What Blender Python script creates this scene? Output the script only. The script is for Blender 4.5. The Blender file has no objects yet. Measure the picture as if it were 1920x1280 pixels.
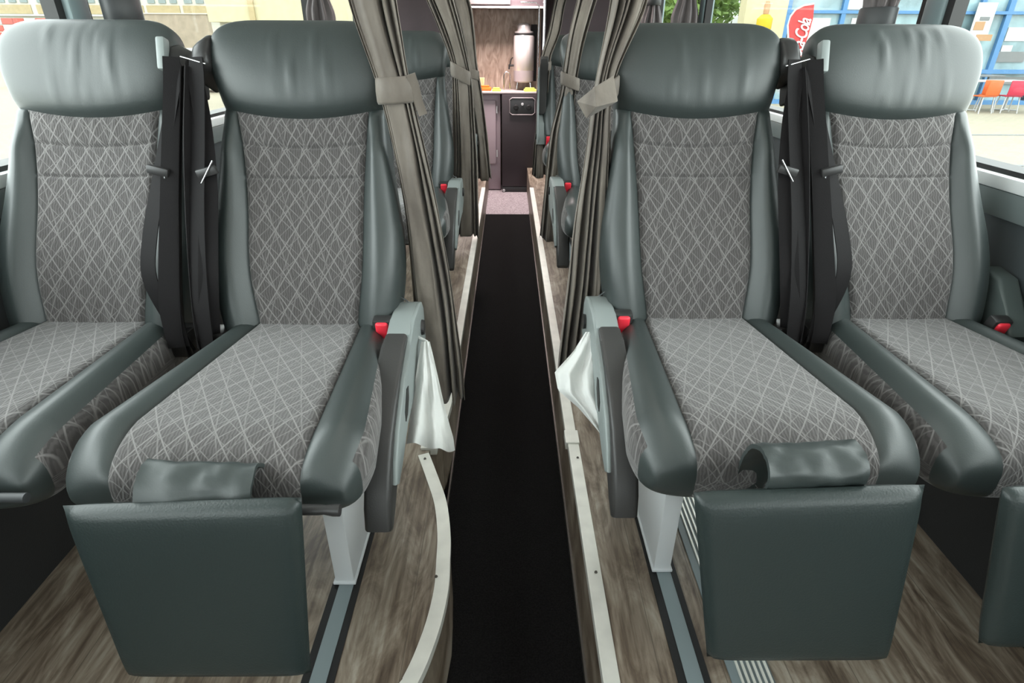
import bpy, bmesh, math, random
from mathutils import Vector, Matrix, noise
PI = math.pi
random.seed(7)
SC = bpy.context.scene
COL = SC.collection

# ------------------------------------------------------------------ camera
CAM_H = 1.21
PITCH = math.radians(27.55)
FPX = 1080.0
cam_d = bpy.data.cameras.new('camera')
cam_d.sensor_width = 36.0
cam_d.lens = FPX / 1920 * 36
cam_d.clip_start = 0.02
cam = bpy.data.objects.new('camera', cam_d)
COL.objects.link(cam)
cam.location = (0, 0, CAM_H)
CAM_R = Matrix.Rotation(math.radians(-0.47), 3, 'Z') @ Matrix.Rotation(PI / 2 - PITCH, 3, 'X') @ Matrix.Rotation(math.radians(0.3), 3, 'Z')
cam.rotation_euler = CAM_R.to_euler()
SC.camera = cam

# ------------------------------------------------------------------ world, light, exposure
SC.view_settings.view_transform = 'Standard'
SC.view_settings.look = 'None'
SC.view_settings.gamma = 1
SC.view_settings.use_curve_mapping = False
SC.view_settings.exposure = 0.0
SC.cycles.max_bounces = 8
SC.cycles.diffuse_bounces = 4
SC.cycles.glossy_bounces = 4
SC.cycles.transparent_max_bounces = 12
SC.cycles.sample_clamp_indirect = 6
SC.cycles.use_denoising = True
SC.cycles.caustics_reflective = False
SC.cycles.caustics_refractive = False
wd = bpy.data.worlds.new('overcast_sky')
SC.world = wd
wd.use_nodes = True
bg = wd.node_tree.nodes['Background']
bg.inputs[0].default_value = (0.97, 0.985, 1.0, 1)
bg.inputs[1].default_value = 5.2


def area(name, loc, rot, sx, sy, power, col):
    d = bpy.data.lights.new(name, 'AREA')
    d.shape = 'RECTANGLE'; d.size = sx; d.size_y = sy; d.energy = power; d.color = col
    o = bpy.data.objects.new(name, d); COL.objects.link(o)
    o.location = loc; o.rotation_euler = rot
    return o


# daylight through the side windows and the windscreen behind the camera
area('left_window_daylight', (-1.36, 1.0, 1.32), (0, -PI / 2, 0), 0.8, 4.6, 48, (0.96, 1.0, 1.0))
area('right_window_daylight', (1.36, 1.0, 1.32), (0, PI / 2, 0), 0.8, 4.6, 40, (0.97, 1.0, 0.98))
area('windscreen_daylight', (0, -4.3, 1.45), (-PI / 2 + 0.25 + PI, 0, 0), 2.2, 1.0, 4, (0.95, 1.0, 0.98))
# galley ceiling lamp, and an unseen cabin fill added to brighten seats and aisle
area('galley_lamp', (-0.05, 6.2, 1.82), (0, 0, 0), 0.5, 0.5, 75, (1.0, 0.86, 0.84))
area('cabin_fill', (0, 2.2, 1.86), (0, 0, 0), 0.25, 5.0, 9, (1.0, 0.96, 0.91))


# ------------------------------------------------------------------ materials
def nt(name):
    m = bpy.data.materials.new(name); m.use_nodes = True
    t = m.node_tree; b = t.nodes['Principled BSDF']
    return m, t, b


def N(t, typ, **kw):
    n = t.nodes.new(typ)
    for k, v in kw.items():
        setattr(n, k, v)
    return n


def mth(t, op, a, b=None, c=None):
    n = t.nodes.new('ShaderNodeMath'); n.operation = op
    for i, v in enumerate((a, b, c)):
        if v is None: continue
        if isinstance(v, (int, float)): n.inputs[i].default_value = v
        else: t.links.new(v, n.inputs[i])
    return n.outputs[0]


def ramp(t, fac, stops):
    r = t.nodes.new('ShaderNodeValToRGB')
    el = r.color_ramp.elements
    while len(el) < len(stops): el.new(0.5)
    for e, (p, c) in zip(el, stops):
        e.position = p; e.color = (*c, 1)
    t.links.new(fac, r.inputs[0])
    return r.outputs[0]


def plain(name, col, rough=0.5, metal=0.0, bump=0.0, bscale=60, spec=0.5, var=0.0, vscale=6, emit=0):
    m, t, b = nt(name)
    b.inputs['Base Color'].default_value = (*col, 1)
    b.inputs['Roughness'].default_value = rough
    b.inputs['Metallic'].default_value = metal
    b.inputs['Specular IOR Level'].default_value = spec
    tc = N(t, 'ShaderNodeTexCoord')
    if var > 0:
        n = N(t, 'ShaderNodeTexNoise'); n.inputs['Scale'].default_value = vscale; n.inputs['Detail'].default_value = 6
        t.links.new(tc.outputs['Object'], n.inputs['Vector'])
        lo = tuple(c * (1 - var) for c in col); hi = tuple(min(1, c * (1 + var)) for c in col)
        t.links.new(ramp(t, n.outputs[0], [(0.3, lo), (0.7, hi)]), b.inputs['Base Color'])
    if bump > 0:
        n = N(t, 'ShaderNodeTexNoise'); n.inputs['Scale'].default_value = bscale; n.inputs['Detail'].default_value = 4
        t.links.new(tc.outputs['Object'], n.inputs['Vector'])
        bp = N(t, 'ShaderNodeBump'); bp.inputs['Strength'].default_value = bump; bp.inputs['Distance'].default_value = 0.002
        t.links.new(n.outputs[0], bp.inputs['Height']); t.links.new(bp.outputs[0], b.inputs['Normal'])
    if emit:
        b.inputs['Emission Color'].default_value = (*col, 1); b.inputs['Emission Strength'].default_value = emit
    return m


def fabric_mat():
    m, t, b = nt('seat_fabric')
    uv = N(t, 'ShaderNodeUVMap')
    nz = N(t, 'ShaderNodeTexNoise'); nz.inputs['Scale'].default_value = 22; nz.inputs['Detail'].default_value = 3
    t.links.new(uv.outputs[0], nz.inputs['Vector'])
    off = mth(t, 'MULTIPLY', mth(t, 'SUBTRACT', nz.outputs[0], 0.5), 0.05)
    sp = N(t, 'ShaderNodeSeparateXYZ'); t.links.new(uv.outputs[0], sp.inputs[0])
    U, V = sp.outputs[0], sp.outputs[1]

    def fam(a, bb, w, ph=0.0, soft=0.05):
        s = mth(t, 'ADD', mth(t, 'ADD', mth(t, 'MULTIPLY', U, a), mth(t, 'MULTIPLY', V, bb)), mth(t, 'ADD', off, ph))
        d = mth(t, 'ABSOLUTE', mth(t, 'SUBTRACT', mth(t, 'FRACT', s), 0.5))
        mr = N(t, 'ShaderNodeMapRange'); t.links.new(d, mr.inputs[0])
        mr.inputs[1].default_value = w + soft; mr.inputs[2].default_value = w
        mr.inputs[3].default_value = 0; mr.inputs[4].default_value = 1
        return mr.outputs[0]
    k, q = 1 / 0.046, 1 / 0.074
    f1 = fam(k, q, 0.012, 0, .036); f2 = fam(k, -q, 0.012, 0, .036)
    f3 = fam(k * 1.0, q * 1.62, 0.008, 0.3, .034); f4 = fam(k * 1.0, -q * 1.62, 0.008, 0.3, .034)
    f5 = fam(k * 0.98, q * 0.52, 0.008, 0.62, .034); f6 = fam(k * 0.98, -q * 0.52, 0.008, 0.62, .034)
    big = mth(t, 'MAXIMUM', f1, f2)
    sm = mth(t, 'MAXIMUM', mth(t, 'MAXIMUM', f3, f4), mth(t, 'MAXIMUM', f5, f6))
    # some of the thin lines fade away in patches
    n2 = N(t, 'ShaderNodeTexNoise'); n2.inputs['Scale'].default_value = 40
    t.links.new(uv.outputs[0], n2.inputs['Vector'])
    sm = mth(t, 'MULTIPLY', sm, mth(t, 'MULTIPLY', n2.outputs[0], 1.1))
    line = mth(t, 'MAXIMUM', mth(t, 'MULTIPLY', big, 0.85), sm)
    # fine wavy weave
    wv = N(t, 'ShaderNodeTexWave'); wv.bands_direction = 'X'; wv.inputs['Scale'].default_value = 55
    wv.inputs['Distortion'].default_value = 5; wv.inputs['Detail'].default_value = 2; wv.inputs['Detail Scale'].default_value = 1.4
    t.links.new(uv.outputs[0], wv.inputs['Vector'])
    basec = ramp(t, wv.outputs[1], [(0.2, (0.060, 0.055, 0.054)), (0.8, (0.090, 0.084, 0.082))])
    mx = N(t, 'ShaderNodeMix', data_type='RGBA')
    t.links.new(line, mx.inputs[0]); t.links.new(basec, mx.inputs[6]); mx.inputs[7].default_value = (0.215, 0.205, 0.20, 1)
    t.links.new(mx.outputs[2], b.inputs['Base Color'])
    b.inputs['Roughness'].default_value = 0.85
    b.inputs['Specular IOR Level'].default_value = 0.25
    b.inputs['Sheen Weight'].default_value = 0.35
    bp = N(t, 'ShaderNodeBump'); bp.inputs['Strength'].default_value = 0.35; bp.inputs['Distance'].default_value = 0.002
    t.links.new(mth(t, 'ADD', line, mth(t, 'MULTIPLY', wv.outputs[1], 0.5)), bp.inputs['Height'])
    t.links.new(bp.outputs[0], b.inputs['Normal'])
    return m


def wood_floor_mat():
    m, t, b = nt('wood_floor')
    tc = N(t, 'ShaderNodeTexCoord')
    mp = N(t, 'ShaderNodeMapping'); mp.inputs['Scale'].default_value = (9.0, 2.6, 3)
    t.links.new(tc.outputs['Object'], mp.inputs[0])
    n = N(t, 'ShaderNodeTexNoise'); n.inputs['Scale'].default_value = 1.6; n.inputs['Detail'].default_value = 8; n.inputs['Roughness'].default_value = 0.65
    n.inputs['Distortion'].default_value = 1.2
    t.links.new(mp.outputs[0], n.inputs['Vector'])
    mp2 = N(t, 'ShaderNodeMapping'); mp2.inputs['Scale'].default_value = (90, 5, 3)
    t.links.new(tc.outputs['Object'], mp2.inputs[0])
    n2 = N(t, 'ShaderNodeTexNoise'); n2.inputs['Scale'].default_value = 1.0; n2.inputs['Detail'].default_value = 5
    t.links.new(mp2.outputs[0], n2.inputs['Vector'])
    f = mth(t, 'ADD', mth(t, 'MULTIPLY', n.outputs[0], 0.7), mth(t, 'MULTIPLY', n2.outputs[0], 0.35))
    c = ramp(t, f, [(0.36, (0.060, 0.042, 0.030)), (0.47, (0.145, 0.108, 0.078)), (0.57, (0.26, 0.21, 0.16)), (0.68, (0.40, 0.35, 0.285))])
    # plank joints
    sp = N(t, 'ShaderNodeSeparateXYZ'); t.links.new(tc.outputs['Object'], sp.inputs[0])
    d = mth(t, 'ABSOLUTE', mth(t, 'SUBTRACT', mth(t, 'FRACT', mth(t, 'MULTIPLY', mth(t, 'ADD', sp.outputs[0], 0.02), 1 / 0.14)), 0.5))
    j = mth(t, 'LESS_THAN', d, 0.008)
    mx = N(t, 'ShaderNodeMix', data_type='RGBA'); t.links.new(mth(t, 'MULTIPLY', j, 0.6), mx.inputs[0])
    t.links.new(c, mx.inputs[6]); mx.inputs[7].default_value = (0.07, 0.055, 0.04, 1)
    t.links.new(mx.outputs[2], b.inputs['Base Color'])
    b.inputs['Roughness'].default_value = 0.42
    return m


def galley_wood_mat():
    m, t, b = nt('galley_panel_wood')
    tc = N(t, 'ShaderNodeTexCoord')
    mp = N(t, 'ShaderNodeMapping'); mp.inputs['Scale'].default_value = (9, 3, 2.6)
    t.links.new(tc.outputs['Object'], mp.inputs[0])
    n = N(t, 'ShaderNodeTexNoise'); n.inputs['Scale'].default_value = 1.5; n.inputs['Detail'].default_value = 7; n.inputs['Distortion'].default_value = 2.6
    t.links.new(mp.outputs[0], n.inputs['Vector'])
    c = ramp(t, n.outputs[0], [(0.3, (0.22, 0.155, 0.12)), (0.5, (0.36, 0.275, 0.22)), (0.7, (0.48, 0.385, 0.32))])
    t.links.new(c, b.inputs['Base Color']); b.inputs['Roughness'].default_value = 0.45
    return m


def carpet_mat(name, c0, c1, sc=220):
    m, t, b = nt(name)
    tc = N(t, 'ShaderNodeTexCoord')
    n = N(t, 'ShaderNodeTexNoise'); n.inputs['Scale'].default_value = sc; n.inputs['Detail'].default_value = 4
    t.links.new(tc.outputs['Object'], n.inputs['Vector'])
    t.links.new(ramp(t, n.outputs[0], [(0.35, c0), (0.7, c1)]), b.inputs['Base Color'])
    b.inputs['Roughness'].default_value = 0.95; b.inputs['Specular IOR Level'].default_value = 0.1
    bp = N(t, 'ShaderNodeBump'); bp.inputs['Strength'].default_value = 0.8; bp.inputs['Distance'].default_value = 0.004
    t.links.new(n.outputs[0], bp.inputs['Height']); t.links.new(bp.outputs[0], b.inputs['Normal'])
    return m


def cloth_mat(name, c0, c1, trans=0.0):
    m, t, b = nt(name)
    tc = N(t, 'ShaderNodeTexCoord')
    mp = N(t, 'ShaderNodeMapping'); mp.inputs['Scale'].default_value = (1.6, 1.6, 0.5)
    t.links.new(tc.outputs['Object'], mp.inputs[0])
    n = N(t, 'ShaderNodeTexNoise'); n.inputs['Scale'].default_value = 9; n.inputs['Detail'].default_value = 6
    t.links.new(mp.outputs[0], n.inputs['Vector'])
    c = ramp(t, n.outputs[0], [(0.3, c0), (0.7, c1)])
    t.links.new(c, b.inputs['Base Color'])
    b.inputs['Roughness'].default_value = 0.55; b.inputs['Specular IOR Level'].default_value = 0.4
    b.inputs['Sheen Weight'].default_value = 0.2
    w = N(t, 'ShaderNodeTexNoise'); w.inputs['Scale'].default_value = 26; w.inputs['Detail'].default_value = 3
    t.links.new(tc.outputs['Object'], w.inputs['Vector'])
    bp = N(t, 'ShaderNodeBump'); bp.inputs['Strength'].default_value = 0.35; bp.inputs['Distance'].default_value = 0.01
    t.links.new(w.outputs[0], bp.inputs['Height']); t.links.new(bp.outputs[0], b.inputs['Normal'])
    if trans:
        tr = N(t, 'ShaderNodeBsdfTranslucent'); t.links.new(c, tr.inputs[0])
        mx = N(t, 'ShaderNodeMixShader'); mx.inputs[0].default_value = trans
        t.links.new(b.outputs[0], mx.inputs[1]); t.links.new(tr.outputs[0], mx.inputs[2])
        t.links.new(mx.outputs[0], t.nodes['Material Output'].inputs[0])
    return m


def glass_mat(name, tint, refl):
    m = bpy.data.materials.new(name); m.use_nodes = True
    t = m.node_tree; t.nodes.remove(t.nodes['Principled BSDF'])
    a = N(t, 'ShaderNodeBsdfTransparent'); a.inputs[0].default_value = (*tint, 1)
    g = N(t, 'ShaderNodeBsdfGlossy'); g.inputs['Roughness'].default_value = 0.03
    x = N(t, 'ShaderNodeMixShader'); x.inputs[0].default_value = refl
    t.links.new(a.outputs[0], x.inputs[1]); t.links.new(g.outputs[0], x.inputs[2])
    t.links.new(x.outputs[0], t.nodes['Material Output'].inputs[0])
    return m


def paving_mat():
    m, t, b = nt('paving')
    tc = N(t, 'ShaderNodeTexCoord')
    br = N(t, 'ShaderNodeTexBrick'); br.inputs['Scale'].default_value = 2.2
    br.inputs['Color1'].default_value = (0.30, 0.272, 0.195, 1); br.inputs['Color2'].default_value = (0.26, 0.238, 0.17, 1)
    br.inputs['Mortar'].default_value = (0.20, 0.185, 0.14, 1); br.inputs['Mortar Size'].default_value = 0.02
    t.links.new(tc.outputs['Object'], br.inputs[0])
    t.links.new(br.outputs[0], b.inputs['Base Color']); b.inputs['Roughness'].default_value = 0.9
    return m


M = {}
M['leather'] = plain('seat_leather', (0.029, 0.038, 0.037), 0.46, bump=0.10, bscale=420, spec=0.75)
M['pad_leather'] = plain('footrest_leather', (0.020, 0.029, 0.028), 0.42, bump=0.22, bscale=300, spec=0.5)
M['fabric'] = fabric_mat()
M['shell'] = plain('seat_shell_plastic', (0.035, 0.038, 0.04), 0.5)
M['dark_plastic'] = plain('dark_plastic', (0.028, 0.027, 0.027), 0.38, bump=0.1, bscale=500)
M['arm_pad'] = plain('armrest_pad', (0.040, 0.039, 0.038), 0.42, bump=0.15, bscale=400)
M['grey_plastic'] = plain('grey_green_plastic', (0.25, 0.282, 0.277), 0.42)
M['belt'] = plain('belt_webbing', (0.0065, 0.0055, 0.006), 0.75, bump=0.2, bscale=700, spec=0.22)
M['chrome'] = plain('chrome', (0.8, 0.8, 0.82), 0.15, metal=1)
M['red'] = plain('red_button', (0.85, 0.035, 0.06), 0.35)
M['white_metal'] = plain('white_painted_metal', (0.62, 0.64, 0.65), 0.35)
M['wood'] = wood_floor_mat()
M['carpet'] = carpet_mat('black_aisle_carpet', (0.004, 0.004, 0.004), (0.013, 0.012, 0.012))
M['carpet_lit'] = carpet_mat('lit_galley_carpet', (0.26, 0.22, 0.235), (0.52, 0.46, 0.48), 90)  # lit copy of the aisle carpet: galley lamplight painted into its colour
M['alu'] = plain('aluminium_strip', (0.86, 0.85, 0.78), 0.42, metal=0.3, var=0.08, vscale=14)
M['rail'] = plain('seat_rail_insert', (0.20, 0.24, 0.25), 0.45)
M['black'] = plain('black_rubber', (0.008, 0.008, 0.008), 0.6)
M['screw'] = plain('screw_head', (0.12, 0.11, 0.10), 0.4, metal=0.8)
M['curtain'] = cloth_mat('curtain_cloth', (0.135, 0.112, 0.094), (0.28, 0.245, 0.205), 0.14)
M['wcurtain'] = cloth_mat('window_curtain_cloth', (0.06, 0.052, 0.052), (0.15, 0.13, 0.13), 0.05)
M['bag'] = cloth_mat('white_plastic_film', (0.86, 0.87, 0.85), (0.93, 0.94, 0.92), 0.30)
M['wall'] = plain('side_wall_panel', (0.055, 0.066, 0.07), 0.6, bump=0.1)
M['underseat_shade'] = plain('underseat_shade_panel', (0.014, 0.014, 0.014), 0.8, bump=0.3, bscale=200)
M['ledge'] = plain('window_ledge', (0.16, 0.19, 0.19), 0.5)
M['ledge_white'] = plain('window_ledge_top', (0.86, 0.88, 0.88), 0.4)
M['armrest_grey'] = plain('armrest_grey', (0.085, 0.105, 0.10), 0.5)
M['wframe'] = plain('window_frame', (0.22, 0.29, 0.30), 0.45)
M['ceiling'] = plain('ceiling_panel', (0.55, 0.55, 0.54), 0.7)
M['partition'] = plain('partition_panel', (0.075, 0.055, 0.062), 0.6, var=0.1)
M['galley_dark'] = plain('galley_dark_front', (0.035, 0.026, 0.030), 0.5)
M['mauve'] = plain('galley_mauve_door', (0.46, 0.37, 0.41), 0.55, bump=0.1)
M['galley_wood'] = galley_wood_mat()
M['counter'] = plain('galley_counter', (0.55, 0.48, 0.47), 0.3)
M['urn'] = plain('urn_steel', (0.80, 0.73, 0.71), 0.28, metal=0.35)
M['urn_grey'] = plain('urn_grey', (0.34, 0.29, 0.30), 0.4)
M['orange'] = plain('orange_plastic', (0.95, 0.16, 0.015), 0.45)
M['cream'] = plain('cream_tissue', (0.95, 0.72, 0.42), 0.8)
M['yellow'] = plain('yellow_green_cloth', (0.72, 0.74, 0.10), 0.8)
M['glass'] = glass_mat('window_glass', (0.95, 0.985, 0.975), 0.05)
# outdoors
M['paving'] = paving_mat()
M['cream_wall'] = plain('cream_wall', (0.42, 0.385, 0.245), 0.9, var=0.05)
M['ochre_wall'] = plain('ochre_panels', (0.33, 0.27, 0.15), 0.9, var=0.1)
M['white_wall'] = plain('white_render', (0.44, 0.43, 0.37), 0.9)
M['brick_pale'] = plain('pale_brick', (0.28, 0.235, 0.175), 0.9, var=0.15, vscale=3)
M['band_glass'] = plain('band_window_glass', (0.16, 0.20, 0.19), 0.3)
M['cafe_blue'] = plain('cafe_blue_frame', (0.055, 0.17, 0.34), 0.5)
M['cafe_glass'] = plain('cafe_glass', (0.20, 0.30, 0.32), 0.25, var=0.45, vscale=1.1)
M['flag_red'] = plain('flag_red', (0.42, 0.035, 0.035), 0.7)
M['flag_white'] = plain('flag_white', (0.6, 0.6, 0.6), 0.7)
M['chair_orange'] = plain('chair_orange', (0.50, 0.10, 0.015), 0.5)
M['chair_red'] = plain('chair_red', (0.42, 0.02, 0.05), 0.5)
M['out_white'] = plain('outdoor_white', (0.42, 0.43, 0.42), 0.5)
M['leaf'] = plain('leaf', (0.12, 0.20, 0.045), 0.8, var=0.5, vscale=4)
M['out_yellow'] = plain('parasol_yellow', (0.50, 0.36, 0.01), 0.7)
M['crate_red'] = plain('crate_red', (0.36, 0.07, 0.05), 0.7)
M['out_grey'] = plain('outdoor_grey', (0.15, 0.16, 0.16), 0.7)
M['orange_board'] = plain('orange_board', (0.50, 0.065, 0.028), 0.6)
M['tan'] = plain('tan_print', (0.34, 0.20, 0.10), 0.7)
M['jean'] = plain('denim', (0.07, 0.10, 0.16), 0.9)
M['skin'] = plain('skin', (0.35, 0.2, 0.14), 0.6)


# ------------------------------------------------------------------ helpers
def tag(o, label=None, cat=None, group=None, kind=None):
    if label: o['label'] = label
    if cat: o['category'] = cat
    if group: o['group'] = group
    if kind: o['kind'] = kind
    return o


def thing(name, label, cat, loc=(0, 0, 0), group=None):
    o = bpy.data.objects.new(name, None); COL.objects.link(o)
    o.empty_display_size = 0.05
    o.location = loc
    return tag(o, label, cat, group)


def mesh_obj(name, verts, faces, mat, parent=None, smooth=True, uvs=None, world=False):
    me = bpy.data.meshes.new(name)
    me.from_pydata([tuple(v) for v in verts], [], faces)
    me.materials.append(M[mat] if isinstance(mat, str) else mat)
    if uvs:
        l = me.uv_layers.new(name='UVMap')
        for p in me.polygons:
            for li, vi in zip(p.loop_indices, p.vertices):
                l.data[li].uv = uvs[vi]
    if smooth:
        me.polygons.foreach_set('use_smooth', [True] * len(me.polygons))
    me.update()
    o = bpy.data.objects.new(name, me); COL.objects.link(o)
    if parent: o.parent = parent
    return o


def bm_obj(name, bm, mat, parent=None, smooth=False, angle=None):
    bmesh.ops.recalc_face_normals(bm, faces=bm.faces)
    me = bpy.data.meshes.new(name); bm.to_mesh(me); bm.free()
    me.materials.append(M[mat] if isinstance(mat, str) else mat)
    if smooth:
        me.polygons.foreach_set('use_smooth', [True] * len(me.polygons))
        if angle: me.set_sharp_from_angle(angle=math.radians(angle))
    o = bpy.data.objects.new(name, me); COL.objects.link(o)
    if parent: o.parent = parent
    return o


def add_box(bm, x0, x1, y0, y1, z0, z1, bev=0.0, seg=2, mat=None):
    r = bmesh.ops.create_cube(bm, size=1.0)
    vs = r['verts']
    for v in vs:
        v.co = Vector((x0 + (v.co.x + .5) * (x1 - x0), y0 + (v.co.y + .5) * (y1 - y0), z0 + (v.co.z + .5) * (z1 - z0)))
    if mat is not None:
        for v in vs: v.co = mat @ v.co
    if bev:
        es = list({e for v in vs for e in v.link_edges})
        bmesh.ops.bevel(bm, geom=es, offset=bev, segments=seg, affect='EDGES', profile=0.5)


def box(name, x0, x1, y0, y1, z0, z1, mat, parent=None, bev=0.0, seg=2):
    bm = bmesh.new(); add_box(bm, x0, x1, y0, y1, z0, z1, bev, seg)
    return bm_obj(name, bm, mat, parent, smooth=bev > 0, angle=35 if bev > 0 else None)


def struct(o):
    o['kind'] = 'structure'; return o


def prism_x(bm, pts, x0, x1, bev=0.0, seg=3):
    """pts = (y, z) outline, extruded along x"""
    a = [bm.verts.new((x0, y, z)) for y, z in pts]
    b = [bm.verts.new((x1, y, z)) for y, z in pts]
    f = [bm.faces.new(a), bm.faces.new(list(reversed(b)))]
    n = len(pts)
    for i in range(n):
        j = (i + 1) % n
        f.append(bm.faces.new((a[i], b[i], b[j], a[j])))
    if bev:
        es = list(f[0].edges) + list(f[1].edges)
        bmesh.ops.bevel(bm, geom=es, offset=bev, segments=seg, affect='EDGES', profile=0.5)


def prism_z(bm, pts, z0, z1):
    a = [bm.verts.new((x, y, z0)) for x, y in pts]
    b = [bm.verts.new((x, y, z1)) for x, y in pts]
    bm.faces.new(a); bm.faces.new(list(reversed(b)))
    n = len(pts)
    for i in range(n):
        j = (i + 1) % n
        bm.faces.new((a[i], b[i], b[j], a[j]))


def add_tube(bm, pts, r, seg=10, cap=True):
    pts = [Vector(p) for p in pts]
    rings = []
    up = Vector((0.13, 0.21, 0.97))
    for i, p in enumerate(pts):
        d = (pts[min(i + 1, len(pts) - 1)] - pts[max(i - 1, 0)]).normalized()
        s = d.cross(up)
        if s.length < 1e-3: s = d.cross(Vector((1, 0, 0)))
        s.normalize(); q = s.cross(d)
        rr = r[i] if isinstance(r, (list, tuple)) else r
        rings.append([bm.verts.new(p + (s * math.cos(a) + q * math.sin(a)) * rr) for a in [2 * PI * k / seg for k in range(seg)]])
    for a, b in zip(rings, rings[1:]):
        for k in range(seg):
            bm.faces.new((a[k], a[(k + 1) % seg], b[(k + 1) % seg], b[k]))
    if cap:
        bm.faces.new(rings[0]); bm.faces.new(list(reversed(rings[-1])))


def tube(name, pts, r, mat, parent=None, seg=10):
    bm = bmesh.new(); add_tube(bm, pts, r, seg)
    return bm_obj(name, bm, mat, parent, smooth=True, angle=50)


def lathe(name, prof, mat, parent=None, seg=28, loc=(0, 0, 0)):
    bm = bmesh.new(); rings = []
    for r, z in prof:
        rings.append([bm.verts.new((loc[0] + r * math.cos(2 * PI * k / seg), loc[1] + r * math.sin(2 * PI * k / seg), loc[2] + z)) for k in range(seg)])
    for a, b in zip(rings, rings[1:]):
        for k in range(seg):
            bm.faces.new((a[k], a[(k + 1) % seg], b[(k + 1) % seg], b[k]))
    bm.faces.new(rings[0]); bm.faces.new(list(reversed(rings[-1])))
    return bm_obj(name, bm, mat, parent, smooth=True, angle=40)


def lerp(a, b, t): return a + (b - a) * t


def interp(x, tab):
    if x <= tab[0][0]: return tab[0][1]
    for (x0, y0), (x1, y1) in zip(tab, tab[1:]):
        if x <= x1:
            i = tab.index((x0, y0)); h = x1 - x0
            m = (y1 - y0) / h
            a = (m + (y0 - tab[i - 1][1]) / (x0 - tab[i - 1][0])) / 2 if i > 0 else m
            b = (m + (tab[i + 2][1] - y1) / (tab[i + 2][0] - x1)) / 2 if i + 2 < len(tab) else m
            t = (x - x0) / h
            return (2*t**3 - 3*t*t + 1) * y0 + (t**3 - 2*t*t + t) * h * a + (3*t*t - 2*t**3) * y1 + (t**3 - t*t) * h * b
    return tab[-1][1]


def lininterp(x, tab):
    if x <= tab[0][0]: return tab[0][1]
    for (x0, y0), (x1, y1) in zip(tab, tab[1:]):
        if x <= x1: return y0 + (y1 - y0) * (x - x0) / (x1 - x0)
    return tab[-1][1]


def gauss(x, c, w): return math.exp(-((x - c) / w) ** 2)


def smooth(a, b, x):
    t = min(1, max(0, (x - a) / (b - a))); return t * t * (3 - 2 * t)


def ribbon(name, pts, width, wdir, thick, mat, parent=None):
    """flat band through pts; width may be a list; wdir = direction(s) across"""
    n = len(pts); V = []; F = []
    pts = [Vector(p) for p in pts]
    for i, p in enumerate(pts):
        d = (pts[min(i + 1, n - 1)] - pts[max(i - 1, 0)]).normalized()
        w = Vector(wdir[i] if isinstance(wdir, list) else wdir); w = (w - d * w.dot(d)).normalized()
        nn = d.cross(w).normalized() * thick / 2
        hw = (width[i] if isinstance(width, list) else width) / 2
        V += [p - w * hw + nn, p + w * hw + nn, p + w * hw - nn, p - w * hw - nn]
    for i in range(n - 1):
        a = i * 4; b = a + 4
        for k in range(4):
            F.append((a + k, a + (k + 1) % 4, b + (k + 1) % 4, b + k))
    F.append((0, 1, 2, 3)); F.append((4 * n - 1, 4 * n - 2, 4 * n - 3, 4 * n - 4))
    o = mesh_obj(name, V, F, mat, parent, smooth=True)
    o.data.set_sharp_from_angle(angle=math.radians(40))
    return o


def catmull(P, sub=6):
    P = [Vector(p) for p in P]; out = []
    for i in range(len(P) - 1):
        p0 = P[max(i - 1, 0)]; p1 = P[i]; p2 = P[i + 1]; p3 = P[min(i + 2, len(P) - 1)]
        for k in range(sub):
            t = k / sub
            out.append(0.5 * ((2 * p1) + (-p0 + p2) * t + (2 * p0 - 5 * p1 + 4 * p2 - p3) * t * t + (-p0 + 3 * p1 - 3 * p2 + p3) * t ** 3))
    out.append(P[-1]); return out


def copy_tree(o, parent=None):
    c = o.copy(); COL.objects.link(c); c.parent = parent
    for ch in list(o.children): copy_tree(ch, c)
    return c


def W(px, py, zc):
    """point of the place that the photograph shows at pixel (px, py) at view depth zc"""
    v = Vector(((px - 960) / FPX * zc, -(py - 640) / FPX * zc, -zc))
    return CAM_R @ v + Vector((0, 0, CAM_H))


# ------------------------------------------------------------------ the shell of the coach
Y0, Y1 = -4.4, 7.0
WX = 1.25
AZ = -0.26          # aisle floor


def platform(name, pts):
    bm = bmesh.new(); prism_z(bm, pts, AZ - 0.02, 0.0)
    return struct(bm_obj(name, bm, 'wood'))


def edge_pt(px, py):
    """where the sight line through a pixel meets the platform floor"""
    a = W(px, py, 1.0); c = Vector((0, 0, CAM_H)); d = a - c
    k = -CAM_H / d.z
    return (c + d * k)


# aisle edge of the left platform bulges towards the aisle in front of the first row
LE = [(-0.215, 7.0), (-0.215, 1.80), (-0.225, 1.66)]
for px, py in ((802, 851), (820, 898), (835, 943), (842, 1000), (841, 1053), (838, 1105), (824, 1170), (800, 1239), (776, 1290)):
    p = edge_pt(px, py); LE.append((p.x, p.y))
LE += [(-0.42, 0.40), (-0.62, 0.2), (-0.62, Y0)]
RE = [(0.205, 7.0), (0.205, Y0)]
left_pts = LE + [(-WX, Y0), (-WX, 7.0)]
right_pts = [(0.205, 7.0), (WX, 7.0), (WX, Y0), (0.205, Y0)]
platform('floor', left_pts)
platform('floor', right_pts)
struct(box('floor', -1.25, 1.25, Y0, 5.45, AZ - 0.06, AZ, 'carpet'))
struct(box('floor', -1.25, 1.25, 5.45, Y1 + 0.1, AZ - 0.06, AZ, 'carpet_lit'))


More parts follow.
